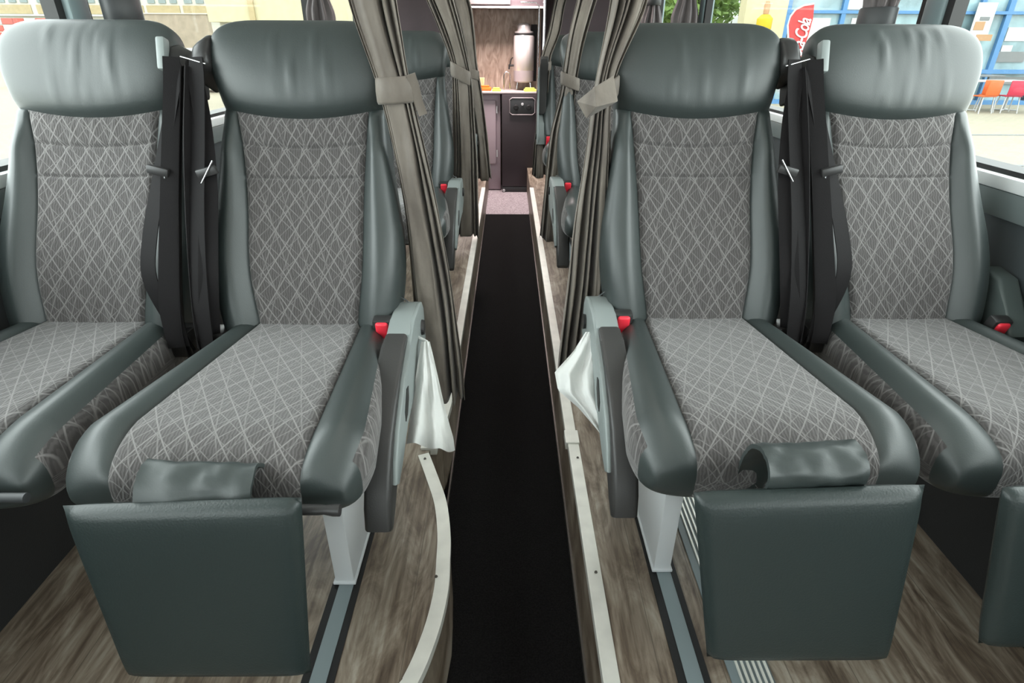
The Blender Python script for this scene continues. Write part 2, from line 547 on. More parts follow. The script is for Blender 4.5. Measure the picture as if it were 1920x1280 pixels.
def strip(name, edge, w, side, label=None):
    """aluminium nosing along a platform edge (edge = xy points)"""
    V = []; F = []
    n = len(edge)
    for i, (x, y) in enumerate(edge):
        x0, y0 = edge[max(i - 1, 0)]; x1, y1 = edge[min(i + 1, n - 1)]
        d = Vector((x1 - x0, y1 - y0)).normalized(); nn = Vector((-d.y, d.x)) * side
        a = Vector((x, y)) + nn * w; b = Vector((x, y)) - nn * 0.004
        V += [(a.x, a.y, 0.0), (a.x, a.y, 0.004), (b.x, b.y, 0.005), (b.x, b.y, -0.02), (x, y, -0.02), (x, y, 0.0)]
    for i in range(n - 1):
        a = i * 6; b = a + 6
        for k in range(6): F.append((a + k, a + (k + 1) % 6, b + (k + 1) % 6, b + k))
    F.append(tuple(range(6))); F.append(tuple(reversed(range(6 * n - 6, 6 * n))))
    o = mesh_obj(name, V, F, 'alu', None, smooth=False)
    return struct(o)


def smooth_edge(E, sub=5):
    return [(p.x, p.y) for p in catmull([(x, y, 0) for x, y in E], sub)]


strip('trim_1', [(-0.215, 5.4), (-0.215, 3.2), (-0.215, 1.80), (-0.225, 1.66), (-.245, 1.57)], 0.030, -1)
strip('trim_2', smooth_edge(LE[3:12], 4) + [(LE[12][0], LE[12][1])], 0.032, -1)
strip('trim_3', [(0.205, 5.4), (0.205, 3.2), (0.205, 1.60)], 0.032, 1)
strip('trim_4', [(0.208, 1.57), (0.208, 0.4), (0.205, -0.5)], 0.032, 1)
bm = bmesh.new()
add_box(bm, 0.196, 0.243, 1.565, 1.635, -0.02, 0.010, 0.002)
add_box(bm, -0.290, -0.236, 1.535, 1.575, -0.02, 0.010, 0.002)
struct(bm_obj('trim_5', bm, 'alu'))
# screws in the nosing
spots = [edge_pt(818, 1083), edge_pt(797, 862), edge_pt(1083, 860), edge_pt(1117, 1075), edge_pt(1077, 828)]
bm = bmesh.new()
for p in spots:
    r = bmesh.ops.create_cone(bm, cap_ends=True, segments=14, radius1=0.0042, radius2=0.003, depth=0.003)
    bmesh.ops.translate(bm, verts=r['verts'], vec=(p.x, p.y, 0.0065))
struct(bm_obj('trim_6', bm, 'screw'))
# sealing bead along the foot of both steps
for i, x in ((7, -0.212), (8, 0.202)):
    s = -1 if x < 0 else 1
    struct(box('trim_%d' % i, x - 0.003, x + 0.003, -0.6 if x > 0 else 1.38, 5.4, AZ, AZ + 0.025, 'screw'))

# seat rails let into the floor
for i, (xc, n) in enumerate(((-0.402, 9), (0.400, 10))):
    bm = bmesh.new(); add_box(bm, xc - 0.036, xc + 0.034, -0.5, 5.4, 0.0, 0.0025)
    a = struct(bm_obj('trim_%d' % n, bm, 'black'))
    struct(box('trim_%d' % (n + 10), xc - 0.018, xc + 0.018, -0.5, 5.4, 0.0025, 0.005, 'rail', bev=0.001))
# ribbed aluminium strip beside the right rail
bm = bmesh.new(); add_box(bm, 0.478, 0.570, 0.30, 5.2, 0.0, 0.004)
struct(bm_obj('trim_11', bm, 'rail'))
for k in range(5):
    pass
bm = bmesh.new()
for k in range(6):
    x = 0.500 + k * 0.0125
    add_box(bm, x - 0.0022, x + 0.0022, 0.30, 5.2, 0.004, 0.009)
struct(bm_obj('trim_12', bm, 'alu'))

# side walls with window openings
PIL = [-4.4, -2.0, 0.10, 1.95, 4.30, 5.62, 7.0]


def side_wall(sgn):
    nm = 'wall_left' if sgn < 0 else 'wall_right'
    bm = bmesh.new()
    xa, xb = (sgn * WX, sgn * (WX + 0.07))
    x0, x1 = min(xa, xb), max(xa, xb)
    add_box(bm, x0, x1, Y0, Y1, AZ, 0.86)
    add_box(bm, x0, x1, Y0, Y1, 1.72, 2.0)
    add_box(bm, x0, x1, 5.95, Y1, 0.86, 1.72)
    struct(bm_obj(nm, bm, 'wall'))
    n = 30 if sgn < 0 else 40
    struct(box('trim_%d' % (n + 25), min(xa, xa - sgn * .09), max(xa, xa - sgn * .09), Y0, 5.9, 0.0, 0.42, 'underseat_shade', bev=.01))  # near-black panel added as painted shadow below the window seats
    struct(box('trim_%d' % n, min(xa, xa - sgn * 0.018), max(xa, xa - sgn * 0.018), Y0, 5.9, 0.82, 0.885, 'ledge', bev=0.006))
    struct(box('trim_%d' % (n + 1), min(xa - sgn * .022, xb), max(xa - sgn * .022, xb), Y0, 5.9, 0.885, 0.918, 'ledge_white', bev=0.006))
    struct(box('trim_%d' % (n + 2), min(xa - sgn * .0, xb), max(xa - sgn * .0, xb), Y0, 5.9, 0.918, 0.930, 'black'))
    k = n + 3
    for y in PIL[:-1]:
        if y < -4: y0, y1 = y, y + 0.07
        elif y > 5: y0, y1 = 5.60, 5.68
        else: y0, y1 = y - 0.045, y + 0.045
        bm = bmesh.new(); add_box(bm, x0, x1 , y0, y1, 0.918, 1.73, 0.008)
        struct(bm_obj('trim_%d' % k, bm, 'wframe', smooth=True, angle=35)); k += 1
        struct(box('trim_%d' % k, x0 + 0.01, x1 - 0.02, y0 - 0.03, y1 + 0.03, 0.918, 1.73, 'black')); k += 1
    wn = 1 if sgn < 0 else 6
    ys = [p for p in PIL[:-1]]
    for a, b in zip(ys, ys[1:]):
        xg = sgn * (WX + 0.05)
        o = struct(box('window_%d' % wn, xg - 0.003, xg + 0.003, a + 0.02, b - 0.02, 0.925, 1.72, 'glass')); wn += 1


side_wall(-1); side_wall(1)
struct(box('ceiling', -1.32, 1.32, Y0, Y1, 1.93, 1.99, 'ceiling'))
# windscreen end behind the camera
bm = bmesh.new()
add_box(bm, -1.32, 1.32, Y0 - 0.08, Y0, AZ, 0.95)
add_box(bm, -1.32, 1.32, Y0 - 0.08, Y0, 1.80, 2.0)
struct(bm_obj('wall_front', bm, 'wall'))
struct(box('window_11', -1.3, 1.3, Y0 - 0.045, Y0 - 0.038, 0.95, 1.80, 'glass'))
struct(box('wall_back', -1.32, 1.32, Y1, Y1 + 0.08, AZ, 2.0, 'partition'))


# ------------------------------------------------------------------ seats
REC = math.radians(20.2)
AX = Vector((0, math.sin(REC), math.cos(REC)))
NF = Vector((0, -math.cos(REC), math.sin(REC)))
SEAT_Z = 0.605
VMAX = 0.690
WTAB = [(-0.10, .190), (0.0, .208), (.10, .221), (.20, .221), (.30, .208), (.40, .194), (.47, .187), (.51, .191), (.57, .201), (.63, .204), (.70, .204)]
STAB = [(-0.1, .112), (0.0, .118), (.12, .132), (.30, .137), (.42, .146), (.50, .157)]
FTAB = [(-0.1, .0), (0.0, .020), (.12, .026), (.28, .008), (.40, .0), (.46, .004), (.472, .004), (.49, .018), (.54, .034), (.61, .038), (.70, .028)]
BTAB = [(-0.1, -.10), (.2, -.11), (.45, -.085), (.6, -.065), (.7, -.06)]
VHEAD = 0.472


LEAN = [0.0]          # sideways lean of the backrest, metres at the headrest


def lean_at(v): return LEAN[0] * max(0.0, min(v, .75)) / .6


def back_pt(v, f, front, seed, side):
    w = interp(v, WTAB)
    # rounded top corners
    top = max(0.0, (v - 0.585) / (VMAX - 0.585))
    w *= (1 - min(top, 1) ** 3.4) ** (1 / 3.0) * 0.60 + 0.40 if top > 0 else 1
    F = interp(v, FTAB); B = interp(v, BTAB)
    m = (F + B) / 2; t = (F - B) / 2
    if top > 0: t *= max(0.0, 1 - min(top, 1) ** 2.6) ** (1 / 2.2)
    n = 4.2 if v > VHEAD else 5.0
    g = max(0.0, 1 - abs(f) ** n) ** (1 / n)
    x = f * w
    s = interp(v, STAB)
    d = m + (t * g if front else -t * g)
    if front:
        if v < VHEAD:
            k = 1 - smooth(.38, .472, v)
            ax = abs(x)
            d += k * 0.030 * smooth(s, (s + w) / 2, ax) * g
            d -= k * 0.010 * (1 - (min(ax, s) / s) ** 2)
            d -= 0.009 * gauss(ax, s, 0.0032)
            if ax < s:
                q = 1 - smooth(s - 0.012, s, ax)
                d -= q * (0.006 * gauss(v, .408, .0035) + 0.006 * gauss(v, .338, .0035))
                # gathers under the headrest and above the cushion
                gth = math.sin(x * 230 + seed * 3 + 5 * noise.noise(Vector((x * 20, seed, 0))))
                d += 0.0026 * gth * gauss(v, .472, .030) * (1 - (ax / s) ** 2)
                d += 0.0024 * math.sin(x * 150 + seed) * gauss(v, .0, .045) * gauss(x, 0.02, .07)
        else:
            # pulled folds in the headrest cover
            for q in range(7):
                xc = -0.075 + q * 0.027 + 0.01 * math.sin(seed * 7 + q * 3)
                lean = 0.10 * math.sin(seed * 5 + q)
                ww = 0.0055 + 0.002 * math.sin(q * 5 + seed)
                amp = 0.0042 * (0.55 + 0.45 * math.sin(q * 2.3 + seed * 4))
                d += amp * gauss(x - lean * (v - .58), xc + 0.01, ww) * smooth(.474, .52, v) * (1 - smooth(.64, .685, v)) * (0.6 + 0.4 * math.sin(v * 40 + q * 2))
        d -= 0.007 * gauss(v, VHEAD, .005)
    vv = v + 0.026 * (f * f) * gauss(v, VHEAD, .10)
    P = AX * vv + NF * d
    return Vector((x + lean_at(v), P.y, SEAT_Z + P.z)), (x + side, vv * 1.02)


def frange(a, b, st):
    n = max(1, int(round((b - a) / st))); return [a + (b - a) * i / n for i in range(n + 1)]


def sheet_part(name, grids, sel, mat, parent):
    """grids: list of (P, UV) arrays [i][j]; sel(g, i, j) keeps the quad; one mesh"""
    V = []; U = []; F = []; idx = {}
    for g, (P, UV) in enumerate(grids):
        for i in range(len(P) - 1):
            for j in range(len(P[0]) - 1):
                if not sel(g, i, j): continue
                q = []
                for a, b in ((i, j), (i, j + 1), (i + 1, j + 1), (i + 1, j)):
                    key = tuple(round(c, 5) for c in P[a][b])
                    if key not in idx:
                        idx[key] = len(V); V.append(P[a][b]); U.append(UV[a][b])
                    q.append(idx[key])
                if len(set(q)) < 3: continue
                q2 = []
                for k in q:
                    if k not in q2: q2.append(k)
                F.append(tuple(q2) if g == 0 else tuple(reversed(q2)))
    return mesh_obj(name, V, F, mat, parent, True, U)


def build_back(root, seed, uo):
    vs = frange(-0.09, VHEAD - 0.007, 0.0085) + [VHEAD] + frange(VHEAD + 0.007, 0.65, 0.008) + [.657, .664, .670, .675, .680, .684, .687, .689, VMAX]
    vs = sorted(set([v for v in vs if min(abs(v - .408), abs(v - .338)) > .007] + [g + e for g in (.408, .338) for e in (-.007, -.0045, -.002, 0, .002, .0045, .007)]))
    ih = vs.index(VHEAD)
    # columns: seam column fixed
    NC, NB = 34, 11
    def cols(v):
        s = interp(v, STAB) / interp(v, WTAB)
        s = min(s, 0.93)
        inner = [-s + 2 * s * k / NC for k in range(NC + 1)]
        outer = [1 - (1 - s) * (1 - math.sin(PI / 2 * k / NB)) for k in range(1, NB + 1)]
        return [-a for a in reversed(outer)] + inner + outer
    fr = ([], []); bk = ([], [])
    for v in vs:
        a, b, c, d = [], [], [], []
        for f in cols(v):
            p, u = back_pt(v, f, True, seed, uo); a.append(p); b.append(u)
            p, u = back_pt(v, f, False, seed, uo); c.append(p); d.append(u)
        fr[0].append(a); fr[1].append(b); bk[0].append(c); bk[1].append(d)
    G = [fr, bk]
    sheet_part('headrest', G, lambda g, i, j: i >= ih, 'leather', root)
    sheet_part('backrest', G, lambda g, i, j: i < ih and (g == 1 or j < NB or j >= NB + NC), 'leather', root)
    sheet_part('backrest_panel', G, lambda g, i, j: i < ih and g == 0 and NB <= j < NB + NC, 'fabric', root)
    # stitched piping round the panel
    for s in (-1, 1):
        pass


def cush_row(k):
    """profile of the cushion from the back to the nose: returns y, half thickness scale, mid z"""
    return k


def build_cushion(root, seed, uo, lift=0.0):
    TH = 0.074
    ys = frange(0.06, -0.46, 0.012)
    st = [(y, 1.0) for y in ys]
    R = 0.098
    for k in range(1, 15):
        a = PI / 2 * k / 14
        st.append((-0.465 - R * math.sin(a), max(0.0, math.cos(a)) ** 0.62))
    WT = [(-0.57, .226), (-0.53, .240), (-.46, .247), (-.28, .242), (-.13, .220), (0.0, .190), (0.06, .18)]
    ST = [(-0.57, .150), (-.46, .155), (-.28, .150), (-.12, .134), (0.0, .122), (0.06, .118)]
    NC, NB = 34, 12
    top = ([], []); bot = ([], [])
    arc = 0; py = None
    for (y, sc) in st:
        w = interp(y, WT); s = interp(y, ST)
        if sc < 1: w *= 0.93 + 0.07 * sc
        arc = (0.06 - y) * 1.0 + (0 if sc == 1 else (1 - sc) * 0.05)
        ss = s / w
        inner = [-ss + 2 * ss * k / NC for k in range(NC + 1)]
        outer = [1 - (1 - ss) * (1 - math.sin(PI / 2 * k / NB)) for k in range(1, NB + 1)]
        fs = [-a for a in reversed(outer)] + inner + outer
        ra, rb, rc, rd = [], [], [], []
        zc = SEAT_Z - TH + lift + 0.038 * smooth(-.06, -.42, y) - 0.006 * smooth(-.42, -.56, y)
        for f in fs:
            g = max(0.0, 1 - abs(f) ** 4.4) ** (1 / 3.2)
            x = f * w; ax = abs(x)
            t = TH * sc * g
            d = 0.0
            d += 0.017 * smooth(s, (s + w) / 2, ax) * g * sc * smooth(-.58, -.48, y)
            d -= 0.010 * (1 - (min(ax, s) / s) ** 2) * sc * smooth(-.56, -.36, y)
            d += 0.006 * (1 - (min(ax, s) / s) ** 2) * sc * gauss(y, -.46, .08)
            d -= 0.008 * gauss(ax, s, .0032) * (0.4 + .6 * sc)
            if ax < s:
                d += 0.0016 * math.sin(y * 120 + 6 * noise.noise(Vector((x * 9, y * 6, seed)))) * gauss(y, -.07, .07)
            # flatter front face of the nose
            ra.append(Vector((x, y, zc + t + d))); rb.append((x + uo, -arc - 0.3))
            rc.append(Vector((x, y, zc - t * 0.98 + (d if sc < .02 else -0.0)))); rd.append((x + uo, -arc - 0.3 - 0.22 * (1 if sc == 1 else sc)))
        top[0].append(ra); top[1].append(rb); bot[0].append(rc); bot[1].append(rd)
    # weld the nose line
    for j in range(len(top[0][-1])):
        bot[0][-1][j] = top[0][-1][j]
    side = lambda i, j: (j < 4 or j >= 2 * NB + NC - 4) and i < len(ys) + 5
    G = [top, bot]
    n40 = len(ys)
    cen = lambda j: NB <= j < NB + NC
    sheet_part('seat_cushion', G, lambda g, i, j: (not cen(j)) and ((g == 0 and not side(i, j)) or (g == 1 and i >= n40 + 5)) or (g == 1 and cen(j) and i < n40 - 1), 'leather', root)
    sheet_part('seat_panel', G, lambda g, i, j: cen(j) and (g == 0 or i >= n40 - 1), 'fabric', root)
    sheet_part('side_panel', G, lambda g, i, j: (not cen(j)) and ((g == 1 and i < n40 + 5) or (g == 0 and side(i, j))), 'fabric', root)


def local_back(x, v, d):
    P = AX * v + NF * d
    return Vector((x + lean_at(v), P.y, SEAT_Z + P.z))


def build_belt(root, s, near=True, variant=0):
    """three point belt on the inner side (s = +1 or -1 in local x)"""
    # belt guide horn at the top of the backrest
    b = thing_part('belt_guide', root)
    bm = bmesh.new()
    pts = [(-0.062, .560), (-0.05, .618), (-0.025, .650), (0.015, .656), (0.045, .636), (0.056, .60), (0.050, .575), (0.02, .565)]
    x0, x1 = s * 0.190, s * 0.234
    A = []
    for x, k in ((min(x0, x1), 0.96), (max(x0, x1), 0.96)):
        A.append([bm.verts.new(local_back(x, v, d - 0.012)) for d, v in pts])
    n = len(pts)
    bm.faces.new(A[0]); bm.faces.new(list(reversed(A[1])))
    for i in range(n): bm.faces.new((A[0][i], A[1][i], A[1][(i + 1) % n], A[0][(i + 1) % n]))
    bmesh.ops.recalc_face_normals(bm, faces=bm.faces)
    bmesh.ops.bevel(bm, geom=list(bm.edges), offset=0.012, segments=3, affect='EDGES', profile=.5)
    for v in bm.verts:     # tilt outwards so that it hunches over the gap
        k = (v.co.z - (SEAT_Z + .55)) / .1
        v.co.z -= max(0, (abs(v.co.x) - 0.20)) * 0.55
    o = bm_obj('belt_guide', bm, 'dark_plastic', root, smooth=True, angle=50)
    # light clip at the mouth of the guide
    bm = bmesh.new()
    p = local_back(s * 0.188, .600, .035)
    add_box(bm, -0.010, 0.010, -0.014, 0.012, -0.036, 0.034, 0.005, 2, Matrix.Translation(p) @ Matrix.Rotation(-REC, 4, 'X'))
    if variant == 0:
        bm_obj('belt_clip', bm, 'grey_plastic', o, smooth=True, angle=40)
    else:
        bm.free()
        tube('belt_clip', [local_back(s * 0.19, .575, .05), local_back(s * 0.247, .592, .045)], 0.0018, 'chrome', o)
    # webbing: from the guide down to the buckle side
    pts = [local_back(s * .212, .590, .048), local_back(s * .214, .53, .046), local_back(s * .217, .40, .058), local_back(s * .220, .25, .074),
           local_back(s * .220, .12, .082), local_back(s * .220, .03, .080), local_back(s * .225, -.06, .060)]
    wd = [Vector((1, -0.15 * s, 0))] * 60
    P = catmull(pts, 6)
    ribbon('belt_webbing', P, [lininterp(i / (len(P) - 1), [(0, .034), (.3, .042), (1, .046)]) for i in range(len(P))], [Vector((1, 0.25 * s, 0)) for _ in P], 0.0022, 'belt', root)
    # second run, bulging loosely in front of the bolster
    bl = 0.022 if variant == 0 else 0.0
    pts = [local_back(s * .224, .575, .040), local_back(s * .206, .46, .047), local_back(s * (.196 - bl * .3), .33, .060), local_back(s * (.196 - bl), .20, .074),
           local_back(s * (.198 - bl), .10, .082), local_back(s * .212, .0, .062), local_back(s * .230, -.07, .03)]
    P = catmull(pts, 6)
    ribbon('belt_webbing', P, [lininterp(i / (len(P) - 1), [(0, .03), (.4, .040), (1, .044)]) for i in range(len(P))], [Vector((1, -0.3 * s, 0)) for _ in P], 0.0022, 'belt', root)
    # third, folded edge-on between the seats
    pts = [local_back(s * .227, .57, .030), local_back(s * .231, .40, .050), local_back(s * .233, .20, .060), local_back(s * .233, .0, .055), local_back(s * .232, -.10, .02)]
    P = catmull(pts, 5)
    ribbon('belt_webbing', P, .046, [Vector((0.35 * s, -1, 0)) for _ in P], 0.0022, 'belt', root)
    # stop button, tongue
    p = local_back(s * .192, .340, .070)
    bm = bmesh.new(); add_box(bm, -0.024, 0.024, -0.006, 0.006, -0.010, 0.010, 0.004, 2, Matrix.Translation(p) @ Matrix.Rotation(0.25 * s, 4, 'Y'))
    t = bm_obj('belt_tongue', bm, 'dark_plastic', root, smooth=True, angle=40)
    if variant == 0:
        tube('tongue_plate', [p + Vector((s * .012, -.004, -.012)), p + Vector((s * .016, -.004, -.045))], 0.0022, 'chrome', t)
    else:
        tube('tongue_plate', [p + Vector((-s * .022, -.008, .026)), p + Vector((s * .022, -.008, -.034))], 0.0018, 'chrome', t)
    # chrome bolt and lower anchor
    bm = bmesh.new(); add_box(bm, -0.030, 0.030, -0.03, 0.03, -0.04, 0.03, 0.008, 2, Matrix.Translation(Vector((s * .214, -0.03, SEAT_Z - 0.035))))
    bm_obj('belt_anchor', bm, 'dark_plastic', root, smooth=True, angle=40)


def thing_part(name, root): return None


def build_buckle(root, x, y=-0.045, z=0.0, tilt=0.15):
    mt = Matrix.Translation((x, y, SEAT_Z + z)) @ Matrix.Rotation(tilt, 4, 'X')
    bm = bmesh.new(); add_box(bm, -0.022, 0.022, -0.014, 0.014, -0.060, 0.034, 0.005, 2, mt)
    o = bm_obj('buckle', bm, 'dark_plastic', root, smooth=True, angle=40)
    bm = bmesh.new(); add_box(bm, -0.0150, 0.0150, -0.021, -0.002, -0.036, 0.030, 0.006, 3, mt)
    bm_obj('release_button', bm, 'red', o, smooth=True, angle=40)
    return o


def arm_profiles():
    top = [(0.075, .012), (0.05, .032), (-.02, .034), (-.12, .018), (-.23, -.010), (-.33, -.062), (-.405, -.130), (-.440, -.185)]
    return top


def build_armrest(root, a, raised=False):
    """a = side of the aisle; local origin of profile: (y, z - SEAT_Z)"""
    xin = a * 0.205; xo = a * 0.252
    def tr(p):
        y, z = p
        if raised:
            y0, z0 = 0.06, -0.02
            ang = math.radians(100)
            dy, dz = y - y0, z - z0
            return (y0 + dy * math.cos(ang) + dz * math.sin(ang) * -1 * -1, SEAT_Z + z0 - dy * math.sin(ang) + dz * math.cos(ang))
        return (y, SEAT_Z + z)
    # bracket: light grey plastic, whole rear block and a cheek on the aisle side
    cheek = [(0.085, -.085), (0.085, .0), (0.062, .026), (0.03, .036), (-.06, .034), (-.12, .012), (-.23, -.026), (-.33, -.080), (-.375, -.125), (-.395, -.165),
             (-.375, -.18), (-.33, -.165), (-.24, -.125), (-.12, -.115), (.0, -.12)]
    bm = bmesh.new()
    prism_x(bm, [tr(p) for p in cheek], min(xo, xo + a * .011), max(xo, xo + a * .011), 0.004)
    rear = [(0.085, -.085), (0.085, .0), (0.062, .026), (0.03, .036), (-.06, .034), (-.110, .020), (-.115, -.05), (-.05, -.09)]
    prism_x(bm, [tr(p) for p in rear], min(xin, xo + a * .006), max(xin, xo + a * .006), 0.005)
    br = bm_obj('armrest', bm, 'grey_plastic', root, smooth=True, angle=40)
    pad = [(-.108, .022), (-.16, .012), (-.23, -.010), (-.30, -.042), (-.36, -.085), (-.405, -.135), (-.437, -.19), (-.448, -.235), (-.430, -.252),
           (-.400, -.238), (-.36, -.185), (-.30, -.145), (-.22, -.11), (-.112, -.075)]
    bm = bmesh.new(); prism_x(bm, [tr(p) for p in pad], min(xin - a * .003, xo + a * .002), max(xin - a * .003, xo + a * .002), 0.009, 4)
    bm_obj('armrest_pad', bm, 'arm_pad', br, smooth=True, angle=40)
    # dark slot in the cheek and the pivot cap
    bm = bmesh.new()
    prism_x(bm, [tr(p) for p in [(-.205, -.055), (-.225, -.050), (-.262, -.085), (-.262, -.108), (-.24, -.105), (-.212, -.08)]], min(xo + a * .009, xo + a * .0125), max(xo + a * .009, xo + a * .0125))
    bm_obj('slot', bm, 'black', br)
    y, z = tr((0.03, -.03))
    bm = bmesh.new()
    r = bmesh.ops.create_cone(bm, cap_ends=True, segments=24, radius1=.020, radius2=.018, depth=.008)
    bmesh.ops.rotate(bm, verts=r['verts'], matrix=Matrix.Rotation(PI / 2, 3, 'Y'))
    bmesh.ops.translate(bm, verts=r['verts'], vec=(xo + a * .014, y, z))
    bm_obj('pivot_cap', bm, 'dark_plastic', br, smooth=True, angle=40)
    if not raised:
        tube('spring_clip', [(xin + a * 0.0, .062, SEAT_Z + .033), (xin + a * .012, .045, SEAT_Z + .045), (xin + a * .03, .03, SEAT_Z + .039)], 0.002, 'chrome', br)


def build_pedestal(root, x0, x1):
    bm = bmesh.new()
    add_box(bm, x0, x1, -0.263, 0.0, 0.012, SEAT_Z - 0.155, 0.004)
    add_box(bm, x0 - 0.004, x1 + 0.004, -0.268, 0.005, 0.006, 0.014, 0.002)
    bm_obj('pedestal', bm, 'white_metal', root, smooth=True, angle=35)
    bm = bmesh.new()
    add_box(bm, -0.17, 0.17, -0.36, 0.02, SEAT_Z - 0.165, SEAT_Z - 0.128, 0.006)
    bm_obj('seat_frame', bm, 'black', root, smooth=True, angle=35)


def build_footrest(root, cx_t, cx_b, wt, wb, yt, yb, zt, zb, skew=0.0, thick=0.038):
    """padded board hanging in front of the cushion; local coordinates"""
    bm = bmesh.new()
    NX, NY = 22, 22
    def pt(u, v, s):
        # u -1..1, v 0..1 top->bottom, s front(-1)/back(+1)
        cx = lerp(cx_t, cx_b, v); w = lerp(wt, wb, v)
        e = 6.0
        gu = max(0.0, 1 - abs(u) ** 9) ** (1 / 3.0); vv = 2 * v - 1
        gv = max(0.0, 1 - abs(vv) ** 9) ** (1 / 3.0)
        t = thick / 2 * gu * gv
        z = lerp(zt, zb, v) + skew * u * w * (1 - v)
        y = lerp(yt, yb, v) + s * t
        return Vector((cx + u * w / 2, y, z))
    def par(k, n):
        a = -1 + 2 * k / n
        return math.sin(a * PI / 2) * 0.45 + a * 0.55 if abs(a) < 1 else a
    us = [par(k, NX) for k in range(NX + 1)]; vs = [(par(k, NY) + 1) / 2 for k in range(NY + 1)]
    P = [[[pt(u, v, s) for u in us] for v in vs] for s in (-1, 1)]
    G = [(P[0], [[(0, 0)] * (NX + 1)] * (NY + 1)), (P[1], [[(0, 0)] * (NX + 1)] * (NY + 1))]
    o = sheet_part('footrest', G, lambda g, i, j: True, 'pad_leather', root)
    # seam piping around the edge
    return o


def make_seat(name, label, x, y, seed, aisle=0, inner=1, near=True, footrest=None, raised=False, variant=0, buckle=True, lean=0.0):
    LEAN[0] = lean
    root = thing(name, label, 'seat', (x, y, 0), 'passenger seats of the coach')
    build_back(root, seed, seed * 0.37)
    build_cushion(root, seed, seed * 0.37)
    if inner: build_belt(root, inner, near, variant)
    if aisle:
        build_armrest(root, aisle, raised)
        build_buckle(root, aisle * 0.186)
        if aisle > 0: build_pedestal(root, 0.048, 0.096)
        else: build_pedestal(root, -0.088, -0.044)
    # dark shell behind the backrest
    bm = bmesh.new()
    sh = [(-.145, -.02), (-.125, .30), (-.095, .46), (-.075, .46), (-.098, .30), (-.108, -.02)]
    xs = [-.19, .19]
    A = [[bm.verts.new(local_back(xx, v, d)) for d, v in sh] for xx in xs]
    n = len(sh)
    bm.faces.new(A[0]); bm.faces.new(list(reversed(A[1])))
    for i in range(n): bm.faces.new((A[0][i], A[1][i], A[1][(i + 1) % n], A[0][(i + 1) % n]))
    bm_obj('back_shell', bm, 'shell', root, smooth=True, angle=30)
    return root


LA, LWX = -0.478, -0.995
RA, RWX = 0.462, 0.968
YL, YR = 1.263, 1.300
PITCH_Y = 1.45
seatLA = make_seat('passenger_seat', 'leather and fabric seat left of the aisle, nearest row, beside the tied curtain', LA, YL, 1.0, aisle=1, inner=-1, variant=1)
seatLW = make_seat('passenger_seat', 'pale lit window seat at the far left of the nearest row', LWX, YL + 0.01, 2.3, inner=1, variant=0, lean=.034)
seatRA = make_seat('passenger_seat', 'dark seat right of the aisle in the nearest row, square footrest hanging in front', RA, YR, 3.1, aisle=-1, inner=1, variant=1, lean=-.020)
seatRW = make_seat('passenger_seat', 'window seat at the far right of the nearest row, by the outdoor chairs', RWX, YR, 4.6, inner=-1, variant=0, lean=-.056)

# far rows: copies of the aisle seats
c = copy_tree(seatLA); c.location = (LA, YL + PITCH_Y, 0); c['label'] = 'seat left of the aisle in the second row, half hidden behind the first left curtain'
c = copy_tree(seatRA); c.location = (RA, YR + PITCH_Y, 0); c['label'] = 'seat right of the aisle in the second row, behind the first right curtain'
c = copy_tree(seatLA); c.location = (LA, YL + 2 * PITCH_Y, 0); c['label'] = 'seat left of the aisle in the third row, mostly behind the far left curtains'
make_seat('passenger_seat', 'third row seat right of the aisle with its armrest folded up', RA, YR + 2 * PITCH_Y, 5.2, aisle=-1, inner=1, variant=1, raised=True)

# footrests
build_footrest(seatLA, 0.004, 0.008, .350, .296, -0.625, -0.675, .614, .292, skew=0.022)
build_footrest(seatRA, -0.026, 0.0, .332, .288, -0.662, -0.720, .638, .342, skew=0.022)
build_footrest(seatRW, -0.075, -0.062, .335, .292, -0.655, -0.705, .640, .352, skew=0.022)

# release lever beside the left footrest and on the left window seat
tube('lever', [(0.14, -.60, .574), (.190, -.60, .574), (.198, -.60, .574), (.212, -.60, .573), (.222, -.60, .573)], [.0085, .0085, .0075, .0095, .0095], 'dark_plastic', seatLA, 14)
tube('lever', [(0.10, -.585, .575), (.245, -.585, .575)], .008, 'shell', seatLW, 12)

# leather flap on the left seat, hanging over the cushion nose down to the footrest
def flap(root, P, W_, thick, name='calf_flap', seed=0, dirx=Vector((1, 0, 0)), sk=0.0):
    P = catmull(P, 6); n = len(P); m = 18; V = []; F = []
    for s in (1, -1):
        for i, p in enumerate(P):
            d = (P[min(i + 1, n - 1)] - P[max(i - 1, 0)]).normalized()
            nn = d.cross(dirx).normalized()
            if nn.z < 0 and abs(nn.z) > abs(nn.y): nn = -nn
            for j in range(m + 1):
                t = j / m
                w = 0.004 * noise.noise(Vector((t * 5, i * .25, seed))) + 0.002 * noise.noise(Vector((t * 13, i * .7, seed + 5)))
                q = p + dirx * ((t - .5) * W_) + Vector((0, 0, sk * (t - .5))) + d.cross(dirx).normalized() * (w + s * thick / 2)
                V.append(q)
    o = (m + 1) * n
    for i in range(n - 1):
        for j in range(m):
            a = i * (m + 1) + j
            F.append((a, a + 1, a + m + 2, a + m + 1)); F.append((o + a + m + 1, o + a + m + 2, o + a + 1, o + a))
    for i in range(n - 1):
        for j in (0, m):
            a = i * (m + 1) + j; F.append((a, a + m + 1, o + a + m + 1, o + a))
    for j in range(m):
        a = j; F.append((a, a + 1, o + a + 1, o + a)); a = (n - 1) * (m + 1) + j; F.append((a, a + 1, o + a + 1, o + a))
    ob = mesh_obj(name, V, F, 'leather', root, True)
    ob.data.set_sharp_from_angle(angle=math.radians(60))
    return ob


